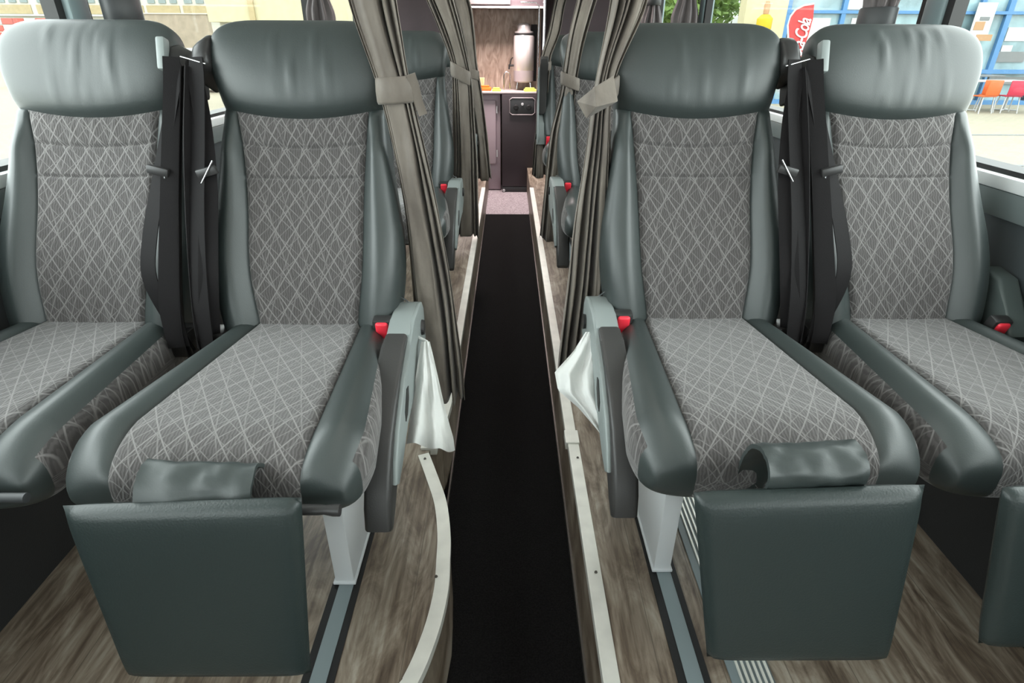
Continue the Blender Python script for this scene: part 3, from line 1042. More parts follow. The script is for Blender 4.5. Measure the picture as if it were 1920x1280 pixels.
flap(seatLA, [(.012, -.53, .55), (.012, -.545, .610), (.014, -.570, .638), (.014, -.600, .628), (.012, -.622, .596)], .165, .006, seed=1, dirx=Vector((1, 0.05, 0)).normalized(), sk=-0.012)
flap(seatRA, [(-.012, -.56, .53), (-.012, -.56, .60), (-.012, -.575, .645), (-.012, -.605, .672), (-.012, -.637, .672), (-.012, -.655, .650), (-.012, -.645, .620)], .142, .007, seed=4, sk=0.01)

# window-side armrest of the right window seat with its buckle
bm = bmesh.new()
prism_x(bm, [(-.095, SEAT_Z - .01), (-.05, SEAT_Z + .04), (.0, SEAT_Z + .10), (.06, SEAT_Z + .11), (.07, SEAT_Z - .03), (-.08, SEAT_Z - .04)], 0.222, 0.272, 0.008)
bm_obj('armrest', bm, 'armrest_grey', seatRW, smooth=True, angle=40)
build_buckle(seatRW, .205, y=-0.06, z=-.005, tilt=.3)

# ------------------------------------------------------------------ aisle curtains
def make_curtain(rows, yc, tie_z, tie_h, pleats, depth_tab, seed, ztop=1.80, flat=None):
    zs = frange(rows[-1][0], ztop, 0.022)
    V = []; F = []
    m = 96
    tabL = sorted((r[0], r[1]) for r in rows); tabR = sorted((r[0], r[2]) for r in rows)
    for z in zs:
        xl, xr = interp(z, tabL), interp(z, tabR)
        D = interp(z, depth_tab)
        for j in range(m + 1):
            t = j / m
            tp, fl = t, 0.0
            if flat:
                a_, b_ = flat
                tp = t / (1 - (b_ - a_)) if t < a_ else (a_ / (1 - (b_ - a_)) if t < b_ else (t - (b_ - a_)) / (1 - (b_ - a_)))
                fl = smooth(a_ - .03, a_ + .05, t) * (1 - smooth(b_ - .05, b_ + .03, t))
            ph = 2 * PI * pleats * tp + 0.9 * noise.noise(Vector((t * 3, z * 1.3, seed)))
            tri = math.sin(ph + 0.55 * math.sin(ph))
            amp = D * (0.65 + 0.5 * noise.noise(Vector((t * 6, z * .8, seed + 3))))
            x = lerp(xl, xr, t) + 0.006 * noise.noise(Vector((t * 5, z * 4, seed + 9)))
            y = yc + lerp(amp * tri, -D * .9, fl) + 0.010 * noise.noise(Vector((t * 4, z * 5, seed + 1)))
            zz = z + (0.010 * math.sin(ph * .5) if z == zs[0] else 0)
            V.append((x, y, zz))
    for i in range(len(zs) - 1):
        for j in range(m):
            a = i * (m + 1) + j; F.append((a, a + 1, a + m + 2, a + m + 1))
    return V, F


def finish_curtain(root, V, F):
    o = mesh_obj('curtain_cloth', V, F, 'curtain', root, True)
    md = o.modifiers.new('thickness', 'SOLIDIFY'); md.thickness = 0.0018; md.offset = 0
    return o


# left curtain
rL = [(1.80, -.395, -.265), (1.286, -.335, -.235), (1.12, -.288, -.214), (.96, -.264, -.190), (.77, -.250, -.162), (.545, -.248, -.138), (.300, -.248, -.126)]
cl = thing('aisle_curtain', 'greige curtain left of the aisle, nearest, gathered by a flat band', 'curtain', (0, 1.40, 0), 'curtains hanging along the aisle')
V, F = make_curtain(rL, 0.0, 1.11, .06, 3.5, [(.30, .045), (.8, .030), (1.05, .020), (1.14, .018), (1.3, .030), (1.8, .045)], 1.0, flat=(.12, .66))
finish_curtain(cl, V, F)


def band(root, cx, cz, w, d, h, tilt, name='tieback', tail=0):
    bm = bmesh.new(); n = 28; rings = []
    for k, (dz, e) in enumerate(((-h / 2, 0), (-h / 2 * .8, .002), (0, .003), (h / 2 * .8, .002), (h / 2, 0))):
        ring = []
        for i in range(n):
            a = 2 * PI * i / n
            ca, sa = math.cos(a), math.sin(a)
            x = (w / 2 + e) * math.copysign(abs(ca) ** .8, ca); y = (d / 2 + e) * math.copysign(abs(sa) ** .8, sa)
            ring.append(bm.verts.new((cx + x, y, cz + dz + x * tilt)))
        rings.append(ring)
    for a, b in zip(rings, rings[1:]):
        for i in range(n): bm.faces.new((a[i], a[(i + 1) % n], b[(i + 1) % n], b[i]))
    o = bm_obj(name, bm, 'curtain', root, smooth=True)
    md = o.modifiers.new('thickness', 'SOLIDIFY'); md.thickness = 0.003
    return o


band(cl, -.252, 1.112, .080, .052, .055, 0.06)
ribbon('tie_tail', [(-.212, -.02, 1.145), (-.206, -.012, 1.12), (-.202, -.004, 1.09), (-.193, .0, 1.06)], .020, (1, .3, 0), .003, 'curtain', cl)

rR = [(1.80, .25, .37), (1.286, .226, .305), (1.13, .203, .248), (.96, .190, .250), (.77, .172, .262), (.545, .158, .270), (.300, .148, .275)]
cr = thing('aisle_curtain', 'greige curtain right of the aisle, nearest, its band sticking out in a corner', 'curtain', (0, 1.46, 0), 'curtains hanging along the aisle')
V, F = make_curtain(rR, 0.0, 1.11, .06, 4.5, [(.30, .055), (.8, .038), (1.05, .020), (1.14, .016), (1.3, .030), (1.8, .045)], 2.0, flat=(.62, .84))
finish_curtain(cr, V, F)
# folded band of the right curtain
V = [W(1082, 190, 1.30), W(1100, 222, 1.30), W(1158, 190, 1.28), W(1150, 142, 1.28), W(1115, 163, 1.26), W(1118, 200, 1.255)]
bm = bmesh.new()
vv = [bm.verts.new(v - Vector((0, 1.46, 0))) for v in V]
bm.faces.new((vv[0], vv[1], vv[5], vv[4])); bm.faces.new((vv[1], vv[2], vv[5])); bm.faces.new((vv[4], vv[5], vv[2], vv[3]))
o = bm_obj('tieback', bm, 'curtain', cr); md = o.modifiers.new('thickness', 'SOLIDIFY'); md.thickness = .004; md.offset = 0
md = o.modifiers.new('soft', 'BEVEL'); md.width = .002; md.segments = 2
band(cr, .226, 1.105, .058, .050, .045, 0.5, 'tie_loop')

# the curtains of the farther rows, a little different in hang
def far_curtain(lab, s, y, rows, seed, pleats, tie):
    t = thing('aisle_curtain', lab, 'curtain', (0, y, 0), 'curtains hanging along the aisle')
    V, F = make_curtain(rows, 0.0, 1.11, .06, pleats, [(.30, .045), (.8, .030), (1.05, .020), (1.14, .016), (1.3, .030), (1.8, .045)], seed, flat=(.30, .78))
    finish_curtain(t, V, F)
    band(t, *tie)


# pixel based widths at each height (second row)
def rows_from(pix, y):
    out = []
    for (py, pl, pr) in pix:
        # height and x where the sight lines meet the plane Y = y
        c = Vector((0, 0, CAM_H)); r = []
        for px in (pl, pr):
            d = W(px, py, 1.0) - c; k = y / d.y; r.append(c + d * k)
        out.append((r[0].z, r[0].x, r[1].x))
    return out


yl2 = 2.85
r = rows_from([(-60, 770, 835), (0, 800, 850), (60, 825, 866), (125, 846, 880), (150, 848, 884), (250, 850, 892), (350, 850, 896), (442, 846, 898)], yl2)
far_curtain('second curtain left of the aisle with a knotted band, over the second row', -1, yl2, r, 3.0, 4.0, ((r[3][1] + r[3][2]) / 2, (r[3][0] + r[4][0]) / 2, .085, .05, .060, -.5))
yl3 = 4.25
r = rows_from([(-60, 822, 855), (0, 840, 880), (60, 860, 890), (125, 874, 896), (150, 876, 900), (240, 888, 912), (335, 893, 922)], yl3)
far_curtain('third curtain left of the aisle, nearest the galley, ending by the mauve door', -1, yl3, r, 4.0, 3.0, ((r[3][1] + r[3][2]) / 2, (r[3][0] + r[4][0]) / 2, .09, .05, .060, -.3))
yr2 = 2.90
r = rows_from([(-60, 1092, 1140), (0, 1082, 1118), (70, 1066, 1098), (140, 1055, 1084), (165, 1052, 1080), (250, 1032, 1068), (350, 1022, 1052), (446, 1012, 1046)], yr2)
far_curtain('second curtain right of the aisle, narrow and slanting, over the second row', 1, yr2, r, 5.0, 3.0, ((r[3][1] + r[3][2]) / 2, (r[3][0] + r[4][0]) / 2, .085, .05, .055, -.35))
yr3 = 4.30
r = rows_from([(-60, 1052, 1090), (0, 1040, 1062), (60, 1028, 1050), (110, 1014, 1032), (140, 1012, 1030), (240, 1004, 1024), (330, 996, 1024)], yr3)
far_curtain('third curtain right of the aisle, thin, beside the steel pole of the galley', 1, yr3, r, 6.0, 3.0, ((r[3][1] + r[3][2]) / 2, (r[3][0] + r[4][0]) / 2, .075, .05, .055, .2))

# ------------------------------------------------------------------ white plastic bags on the armrests
def film(name, lab, outline, hook, seed, folds=5):
    """outline rows: (py, x_left, x_right, depth) from top to bottom"""
    root = thing(name, lab, 'bag', (0, 0, 0), 'white bags hung on the armrests')
    V = []; F = []; m = 26
    rows = []
    tab = outline
    ys = frange(tab[0][0], tab[-1][0], 6)
    for side in (0, 1):
        for i, py in enumerate(ys):
            l = lininterp(py, [(a[0], a[1]) for a in tab]); r_ = lininterp(py, [(a[0], a[2]) for a in tab]); z = lininterp(py, [(a[0], a[3]) for a in tab])
            q = i / (len(ys) - 1)
            for j in range(m + 1):
                t = j / m
                yy = py + (16 * noise.noise(Vector((t * 3, seed, 2))) + 14 * (t - .5) * math.sin(seed)) * q
                dz = 0.020 * noise.noise(Vector((t * 4 + seed, q * 3, seed))) + 0.013 * abs(noise.noise(Vector((t * 10, q * 4 + t * 3, seed + 2)))) + 0.012 * math.sin(t * folds * 3 + q * 2) * (0.3 + q)
                bulge = math.sin(PI * t) * math.sin(PI * min(1, q * .9 + .05)) * 0.022
                V.append(W(lerp(l, r_, t), yy, z + dz * .8 + (bulge if side else -bulge)))
    n = len(ys); o = n * (m + 1)
    for s_ in (0, o):
        for i in range(n - 1):
            for j in range(m):
                a = s_ + i * (m + 1) + j; F.append((a, a + 1, a + m + 2, a + m + 1))
    mesh_obj('bag_film', V, F, 'bag', root, True)
    tube('bag_handle', hook, .004, 'bag', root, 8)
    return root


film('plastic_bag', 'white plastic bag hanging from the armrest left of the aisle', [(640, 790, 806, 1.36), (690, 782, 818, 1.34), (760, 772, 834, 1.31), (815, 765, 850, 1.28), (838, 762, 853, 1.27)],
     [W(772, 648, 1.40), W(785, 632, 1.39), W(800, 640, 1.37), W(800, 665, 1.36)], 1.0)
film('plastic_bag', 'white plastic bag spreading towards the aisle from the right armrest', [(622, 1098, 1116, 1.40), (660, 1075, 1126, 1.38), (700, 1040, 1130, 1.36), (735, 1046, 1134, 1.34), (770, 1085, 1140, 1.32), (822, 1128, 1146, 1.30)],
     [W(1122, 640, 1.42), W(1112, 622, 1.41), W(1102, 628, 1.40), W(1098, 660, 1.39)], 2.2)

# ------------------------------------------------------------------ bundled curtains on the window pillars
def bundle(name, lab, x, y, r, z0, z1, seed, ztie=1.28):
    root = thing(name, lab, 'curtain', (x, y, 0), 'window curtains bundled on the pillars')
    V = []; F = []; m = 64
    zs = frange(z0, z1, .02)
    for z in zs:
        k = 1 + .55 * smooth(0.02, .16, abs(z - ztie))
        for j in range(m):
            a = 2 * PI * j / m
            rr = r * k * (0.80 + .16 * math.sin(a * 9 + seed + 1.2 * noise.noise(Vector((math.cos(a), math.sin(a), z * 3)))) + .1 * noise.noise(Vector((math.cos(a) * 2, math.sin(a) * 2, z * 5 + seed))))
            V.append((rr * .62 * math.cos(a), rr * 1.2 * math.sin(a), z))
    n = len(zs)
    for i in range(n - 1):
        for j in range(m):
            b = i * m; j2 = (j + 1) % m
            F.append((b + j, b + j2, b + m + j2, b + m + j))
    F.append(tuple(range(m))); F.append(tuple(reversed(range((n - 1) * m, n * m))))
    mesh_obj('curtain_cloth', V, F, 'wcurtain', root, True)
    bm = bmesh.new(); rings = []
    for dz in (-.035, -.03, .03, .035):
        e = 1.0 if abs(dz) > .032 else 1.06
        rings.append([bm.verts.new((r * .66 * e * math.cos(2 * PI * k / 24), r * 1.18 * e * math.sin(2 * PI * k / 24), ztie + dz)) for k in range(24)])
    for a, b in zip(rings, rings[1:]):
        for k in range(24): bm.faces.new((a[k], a[(k + 1) % 24], b[(k + 1) % 24], b[k]))
    bm_obj('tieback', bm, 'shell', root, smooth=True)


bundle('window_curtain', 'dark bundled curtain strapped to the left window pillar above the far left seat', -1.17, 2.02, .062, .93, 1.72, 1.0, 1.29)
bundle('window_curtain', 'dark bundled curtain strapped to the right window pillar above the far right seat', 1.13, 2.02, .062, .93, 1.72, 2.0, 1.27)
bundle('window_curtain', 'brown bundled curtain at the second left window pillar, above the left aisle seat', -1.16, 4.10, .09, .93, 1.72, 3.0, 1.5)
bundle('window_curtain', 'mauve bundled curtain at the second right window pillar, above the right aisle seat', 1.16, 4.34, .09, .93, 1.72, 4.0, 1.5)
bundle('window_curtain', 'mauve bundled curtain farthest back on the right, by the orange board outside', 1.16, 5.35, .09, .93, 1.72, 5.0, 1.5)

# ------------------------------------------------------------------ galley at the rear
GY = 6.45
struct(box('wall_galley', -0.60, 0.34, 6.78, 6.84, AZ, 1.92, 'galley_wood'))
for i, (a, b) in enumerate(((-1.04, -0.50), (0.42, 1.02))):
    struct(box('partition_wall', a, b, 5.95, 5.99, 0.0, 1.92, 'partition'))
t = thing('overhead_cabinet', 'grey-brown overhead cabinet above the galley recess', 'cabinet', (0, 6.4, 1.5))
box('cabinet_body', -.52, .36, 0.0, .38, 0.0, .40, 'partition', t, .004)
box('cabinet_door', -.50, .02, -.018, 0.0, .02, .40, plain('overhead_front', (.22, .18, .18), .5), t, .004)
box('light_strip', -.18, .0, -.022, -.016, .065, .09, 'white_metal', t)
box('metal_edge', -.52, .36, -.012, .01, -.012, .004, 'alu', t, .002)
t = thing('galley_counter', 'pale galley counter top with sink under the wood-look wall', 'counter', (0, 6.4, .75))
box('counter_top', -.60, .34, -.02, .38, -.02, .0, 'counter', t, .004)
t = thing('galley_cabinet', 'mauve galley base cabinet left of the dark front', 'cabinet', (-.34, 6.45, AZ))
box('cabinet_body', -.26, .26, 0, .32, 0.01, .985, 'mauve', t, .004)
d = box('cabinet_door', -.18, .215, -.03, -.004, .28, .93, 'mauve', t, .02, 4)
for z in (.36, .80):
    tube('hinge', [(.222, -.02, z), (.222, -.02, z + .07)], .008, 'white_metal', d)
t = thing('galley_unit', 'tall dark galley front with a rounded control plate', 'cabinet', (.14, 6.36, AZ))
box('front_panel', -.205, .19, 0, .36, .06, .985, 'galley_dark', t, .004)
box('kick_plate', -.20, .17, .0, .30, .0, .055, 'shell', t, .002)
bm = bmesh.new(); add_box(bm, -.125, .135, -.012, -.001, .795, .955, .005)
pl = bm_obj('control_plate', bm, 'shell', t, smooth=True, angle=35)
rim = tube('plate_rim', [(-.100, -.013, .795), (.110, -.013, .795), (.135, -.013, .815), (.135, -.013, .935), (.110, -.013, .955), (-.100, -.013, .955), (-.125, -.013, .935), (-.125, -.013, .815), (-.100, -.013, .795)], .005, 'urn_grey', pl, 8)
for x, mat, rad, z in ((-.060, 'black', .026, .865), (.072, 'black', .026, .865), (.006, 'white_metal', .014, .895)):
    bm = bmesh.new(); r = bmesh.ops.create_cone(bm, cap_ends=True, segments=20, radius1=rad, radius2=rad * .8, depth=.012)
    bmesh.ops.rotate(bm, verts=r['verts'], matrix=Matrix.Rotation(PI / 2, 3, 'X')); bmesh.ops.translate(bm, verts=r['verts'], vec=(x, -.017, z))
    bm_obj('socket' if mat == 'black' else 'push_button', bm, mat, pl, smooth=True, angle=40)
tube('foot_knob', [(-.185, -.02, .02), (-.185, .0, .02)], .014, 'white_metal', t)

t = thing('water_boiler', 'tall cream cylindrical water boiler mounted on the galley wall', 'boiler', (.160, 6.62, .825))
lathe('boiler_body', [(.060, .0), (.085, .015), (.088, .11), (.092, .115), (.092, .42), (.088, .43), (.080, .445), (.078, .46)], 'urn', t)
lathe('boiler_base', [(.05, .004), (.089, .012), (.0925, .105), (.0925, .112), (.085, .113)], 'urn_grey', t)
lathe('boiler_lid', [(.082, .455), (.084, .47), (.060, .475), (.060, .52), (.045, .54), (.02, .545)], 'urn', t)
lathe('boiler_collar', [(.086, .435), (.0865, .455), (.080, .456)], 'dark_plastic', t)
k = tube('tap', [(-.09, -.01, .16), (-.135, -.02, .16)], .010, 'dark_plastic', t)
tube('tap_lever', [(-.125, -.02, .165), (-.115, -.03, .215), (-.10, -.03, .235)], .006, 'dark_plastic', k)
tube('tap_spout', [(-.13, -.02, .17), (-.132, -.02, .125)], .008, 'dark_plastic', k)
for x in (-.055, .06):
    tube('leg', [(x, -.04, .0), (x * 1.15, -.05, -.065)], .006, 'chrome', t)
t.scale = (1.14, 1.14, 1.0)
t = thing('sink_tap', 'thin arched chrome tap standing on the galley counter', 'tap', (-.01, 6.55, .75))
tube('spout', [(-.035, 0, 0), (-.035, 0, .14), (-.028, 0, .165), (-.01, 0, .178), (.012, 0, .172), (.025, 0, .15), (.027, 0, .01)], .006, 'chrome', t)
box('wall_plate', .235, .30, 6.74, 6.77, .83, 1.36, 'black').name = 'boiler_bracket'
tag(bpy.data.objects['boiler_bracket'], 'black upright bracket behind the water boiler', 'bracket')
bm = bmesh.new(); add_box(bm, -.075, .06, -.05, .05, 0, .035, .012); add_box(bm, -.06, .04, -.035, .035, .034, .05, .01)
o = bm_obj('food_box', bm, 'orange', None, smooth=True, angle=40); o.location = (-.235, 6.52, .75)
tag(o, 'flat orange container at the left end of the galley counter', 'container')
bm = bmesh.new()
for k in range(5):
    a = k * 1.3
    add_box(bm, -.03, .03, -.002, .002, 0, .11, 0.0, 2, Matrix.Rotation(a, 4, 'Z') @ Matrix.Rotation(.22, 4, 'X'))
o = bm_obj('paper_napkins', bm, 'cream'); o.location = (-.285, 6.62, .76); tag(o, 'cream paper napkins sticking up behind the orange container', 'napkins')
for lab, x, w in (('yellow-green cloth beside the orange container', -.12, .045), ('yellow-green cloth folded at the right end of the galley counter', .225, .065)):
    bm = bmesh.new(); add_box(bm, -w, w, -.05, .05, 0, .020, .008); add_box(bm, -w * .8, w * .7, -.04, .04, .019, .034, .006)
    o = bm_obj('cleaning_cloth', bm, 'yellow', None, smooth=True, angle=40); o.location = (x, 6.46, .75); tag(o, lab, 'cloth', 'cloths on the galley counter')
t = thing('grab_pole', 'slim steel pole at the right edge of the galley recess', 'pole', (.34, 6.2, 0))
tube('pole', [(0, 0, AZ), (0, 0, 1.92)], .016, 'chrome', t, 14)
tube('pole', [(-.05, .06, .40), (-.05, .06, 1.50), (-.08, .06, 1.53), (-.22, .06, 1.53)], .007, 'chrome', t, 10)

# ------------------------------------------------------------------ outdoors
GZ = -0.55


def xat(px, Y, h=0.0):
    """X of the vertical plane Y at image column px, at height h under the camera"""
    zc = math.cos(PITCH) * Y + math.sin(PITCH) * h
    return (px - 950) / FPX * zc


def zat(py, Y, z_c=None):
    d = W(960, py, 1.0) - Vector((0, 0, CAM_H)); return CAM_H + d.z * Y / d.y


struct(box('ground', -60, 60, -20, 80, GZ - .1, GZ, 'paving'))
bpy.data.objects['ground'].location.z = 0
for i, y in enumerate((9.5, 13.0)):
    o = struct(box('trim_%d' % (70 + i), 2, 30, y, y + .12, GZ, GZ + .01, 'out_grey'))

# --- left: long building with a band of windows
BY = 42.0
t = thing('office_building', 'long pale building with ochre panels and a band of windows, left outside', 'building', (0, BY, GZ))
xl, xr = xat(-260, BY), xat(470, BY)
z_ = lambda py: zat(py, BY) - GZ
box('wall', xl, xr, 0, 6, 0, 12, 'white_wall', t)
bays = [(-240, -165), (-160, -95), (-90, -15), (-10, 12), (18, 80), (90, 152), (160, 222), (248, 284), (290, 350), (356, 420)]
for a, b in bays:
    xa, xb = xat(a, BY), xat(b, BY)
    box('ochre_panel', xa, xb, -.05, 0, z_(31), z_(14), 'ochre_wall', t)
    n = 3
    for k in range(n):
        w = (xb - xa) / n
        box('window', xa + k * w + .15, xa + (k + 1) * w - .1, -.06, 0, z_(10), z_(2), 'band_glass', t)
        box('window', xa + k * w + .15, xa + (k + 1) * w - .1, -.06, 0, z_(-30), z_(-10), 'band_glass', t)
box('ledge', xl, xr, -.25, 0, z_(35), z_(32), 'out_white', t)
t = thing('site_wall', 'low pale brick wall in front of the long building outside', 'wall', (0, 34, GZ))
Yw = 34
box('wall_face', xat(278, Yw), xat(395, Yw), 0, .4, 0, zat(30, Yw) - GZ, 'brick_pale', t)
box('coping', xat(276, Yw), xat(397, Yw), -.05, .45, zat(30, Yw) - GZ, zat(28, Yw) - GZ, 'white_wall', t)
# cream building block
Yc = 16
t = thing('cream_building', 'large plain cream building block outside behind the left aisle seat', 'building', (0, Yc, GZ))
box('wall', xat(398, Yc), xat(600, Yc), 0, 6, zat(44, Yc) - GZ, 9, 'cream_wall', t)
box('wall', xat(404, Yc), xat(600, Yc), .4, 6, 0, zat(43, Yc) - GZ, 'white_wall', t)
box('downpipe', xat(476, Yc), xat(486, Yc), -.06, 0, zat(44, Yc) - GZ, 9, 'ochre_wall', t)
t = thing('far_house', 'pale house with windows seen past the rear left curtain', 'house', (0, 30, GZ))
box('wall', xat(600, 30), xat(745, 30), 0, 5, 0, 9, 'white_wall', t)
for a, b in ((618, 624), (628, 634), (655, 668), (690, 700)):
    box('window', xat(a, 30), xat(b, 30), -.05, 0, zat(30, 30) - GZ, zat(16, 30) - GZ, 'band_glass', t)
# stacked red crates
k = 0
Yk = 26
for i in range(5):
    x = xat(6 + i * 21, Yk)
    t = thing('crate_stack', ['red and white crate stack at the far left edge outside', 'second stack of red crates from the left outside', 'middle stack of red crates behind the left headrest',
                              'fourth stack of red crates from the left outside', 'stack of red crates nearest the left window pillar'][i], 'crates', (x, Yk, GZ), 'stacks of red crates outside')
    n = 10
    top = zat(38, Yk) - GZ
    for j in range(n):
        h = top / n
        box('crate', -.22, .22, 0, .4, j * h + .01, (j + 1) * h - .02, 'crate_red' if (i + j) % 3 else 'out_white', t, .01, 1)
# parked car
t = thing('parked_car', 'white car parked outside between the two left headrests', 'car', (xat(352, 27), 27, GZ))
prof = [(-2.0, .35), (-2.0, .75), (-1.7, .9), (-1.2, .98), (-.7, 1.42), (.6, 1.45), (1.2, 1.0), (1.9, .9), (2.0, .7), (2.0, .35)]
bm = bmesh.new(); a = [bm.verts.new((x, -.8, z)) for x, z in prof]; b = [bm.verts.new((x, .8, z)) for x, z in prof]
bm.faces.new(a); bm.faces.new(list(reversed(b)))
for i in range(len(prof)): bm.faces.new((a[i], b[i], b[(i + 1) % len(prof)], a[(i + 1) % len(prof)]))
bmesh.ops.recalc_face_normals(bm, faces=bm.faces); bmesh.ops.bevel(bm, geom=list(bm.edges), offset=.07, segments=3, affect='EDGES')
bm_obj('car_body', bm, 'out_white', t, smooth=True, angle=50)
bm = bmesh.new(); add_box(bm, -.75, .65, -.83, -.78, 1.02, 1.34, .05); bm_obj('car_window', bm, 'band_glass', t)
for x in (-1.25, 1.25):
    tube('wheel', [(x, -.85, .33), (x, -.62, .33)], .33, 'black', t, 20)
t = thing('parked_car', 'red car behind the belt guides between the left seats', 'car', (xat(366, 24), 24, GZ))
bm = bmesh.new(); sc = .95
a = [bm.verts.new((x * sc, -.8, z * .9)) for x, z in prof]; b = [bm.verts.new((x * sc, .8, z * .9)) for x, z in prof]
bm.faces.new(a); bm.faces.new(list(reversed(b)))
for i in range(len(prof)): bm.faces.new((a[i], b[i], b[(i + 1) % len(prof)], a[(i + 1) % len(prof)]))
bmesh.ops.recalc_face_normals(bm, faces=bm.faces); bmesh.ops.bevel(bm, geom=list(bm.edges), offset=.07, segments=3, affect='EDGES')
bm_obj('car_body', bm, 'crate_red', t, smooth=True, angle=50)
bm = bmesh.new(); add_box(bm, -.7, .6, -.83, -.78, .93, 1.2, .05); bm_obj('car_window', bm, 'band_glass', t)
for x in (-1.2, 1.2):
    tube('wheel', [(x, -.85, .33), (x, -.62, .33)], .33, 'black', t, 20)

# --- right: cafe with blue frames
Yf = 20.0
t = thing('cafe_front', 'glazed cafe front with blue frames and a cream corner, right outside', 'shop front', (0, Yf, GZ))
Z = lambda py: zat(py, Yf) - GZ
X = lambda px: xat(px, Yf, .3)
box('glazing', X(1455), X(2150), .10, .16, 0, 8, 'cafe_glass', t)
box('cream_wall', X(1382), X(1458), -.05, .5, 0, 8, 'cream_wall', t)
box('cream_pier', X(1630), X(1655), -.05, .4, 0, 8, 'cream_wall', t)
for a, b in ((1458, 1466), (1560, 1568), (1620, 1630), (1760, 1770), (1812, 1820), (1864, 1874), (1990, 2005)):
    box('mullion', X(a), X(b), -.02, .14, 0, 8, 'cafe_blue', t)
for p, q in ((22, 16), (134, 126), (-60, -66), (196, 184)):
    box('transom', X(1458), X(2150), -.03, .15, Z(p), Z(q), 'cafe_blue', t)
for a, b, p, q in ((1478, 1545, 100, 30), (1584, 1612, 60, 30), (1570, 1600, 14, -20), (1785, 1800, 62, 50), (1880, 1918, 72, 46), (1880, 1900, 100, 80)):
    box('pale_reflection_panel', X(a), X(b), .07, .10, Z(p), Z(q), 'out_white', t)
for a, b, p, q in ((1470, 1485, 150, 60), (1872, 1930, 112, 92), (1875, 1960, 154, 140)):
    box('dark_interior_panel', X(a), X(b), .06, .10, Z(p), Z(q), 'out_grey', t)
# hanging printed banner inside the cafe window
t = thing('printed_banner', 'pale banner with tan print in the cafe window, top right', 'banner', (X(1818), Yf - .15, GZ))
s1 = (X(1835) - X(1800)) / 2
box('banner_cloth', -s1, s1, 0, .02, Z(70), Z(0), 'out_white', t)
tube('stand_pole', [(0, .03, 0), (0, .03, Z(2))], .03, 'out_grey', t)
box('tan_print', -s1 * .75, s1 * .3, -.01, 0, Z(52), Z(36), 'tan', t)
box('tan_print', -s1 * .2, s1 * 1.5, -.01, 0, Z(72), Z(60), 'tan', t)
box('grey_print', -s1 * .4, s1 * .6, -.01, 0, Z(34), Z(27), 'out_grey', t)
# hanging yellow closed parasol
t = thing('closed_parasol', 'closed yellow parasol against the cream wall above the right aisle headrest', 'parasol', (xat(1421, Yf - .75, .3), Yf - .75, GZ))
prof = [(.16, Z(58)), (.22, Z(52)), (.22, Z(34)), (.12, Z(27)), (.05, Z(26))]
lathe('canopy', prof, 'out_yellow', t, 12)
tube('pole', [(0, 0, 0), (0, 0, Z(2))], .035, 'out_grey', t)
lathe('top_strap', [(.08, Z(26)), (.09, Z(10)), (.05, Z(2))], 'tan', t, 10)

# feather flag
Yg = 15.0
zf = lambda py: zat(py, Yg)
xf = lambda px, py: xat(px, Yg, CAM_H - zat(py, Yg))
t = thing('feather_flag', 'red feather flag with white script lettering outside the right window', 'flag', (0, Yg, 0))
out = [(1488, 170), (1484, 110), (1478, 70), (1477, 45), (1482, 28), (1492, 15), (1508, 7), (1526, 4), (1524, 30), (1516, 60), (1504, 95), (1494, 130), (1492, 170)]
bm = bmesh.new()
a = [bm.verts.new((xf(px, py), 0, zf(py))) for px, py in out]; b = [bm.verts.new((xf(px, py), .012, zf(py))) for px, py in out]
bm.faces.new(a); bm.faces.new(list(reversed(b)))
for i in range(len(out)): bm.faces.new((a[i], b[i], b[(i + 1) % len(out)], a[(i + 1) % len(out)]))
bm_obj('flag_cloth', bm, 'flag_red', t)
rim = [Vector((xf(px - 1, py), .005, zf(py))) for px, py in out[:8]]
tube('pole', [Vector((rim[0].x, .005, GZ))] + rim, .018, 'flag_white', t)
cu = bpy.data.curves.new('lettering', 'FONT'); cu.body = 'Coca-Cola'; cu.size = .44; cu.shear = .35; cu.extrude = .006; cu.offset = .004; cu.space_character = .86
cu.materials.append(M['flag_white']); cu.align_x = 'CENTER'; cu.align_y = 'CENTER'
to = bpy.data.objects.new('lettering_curve', cu); COL.objects.link(to)
bpy.context.view_layer.update()
lm = bpy.data.meshes.new_from_object(to.evaluated_get(bpy.context.evaluated_depsgraph_get()))
bpy.data.objects.remove(to)
lx = [v.co.x for v in lm.vertices]; ly = [v.co.y for v in lm.vertices]
for v in lm.vertices:
    v.co.x = (v.co.x - (min(lx) + max(lx)) / 2) * 0.92 / (max(lx) - min(lx)); v.co.y = (v.co.y - (min(ly) + max(ly)) / 2) * .30 / (max(ly) - min(ly))
to = bpy.data.objects.new('lettering', lm); COL.objects.link(to); to.parent = t
p0 = Vector((xf(1487, 110), 0, zf(110))); p1 = Vector((xf(1507, 36), 0, zf(36)))
d = p1 - p0; ang = math.atan2(d.z, d.x)
to.location = (p0 + p1) / 2 + Vector((0, -.02, 0)); to.rotation_euler = (PI / 2, -ang, 0)

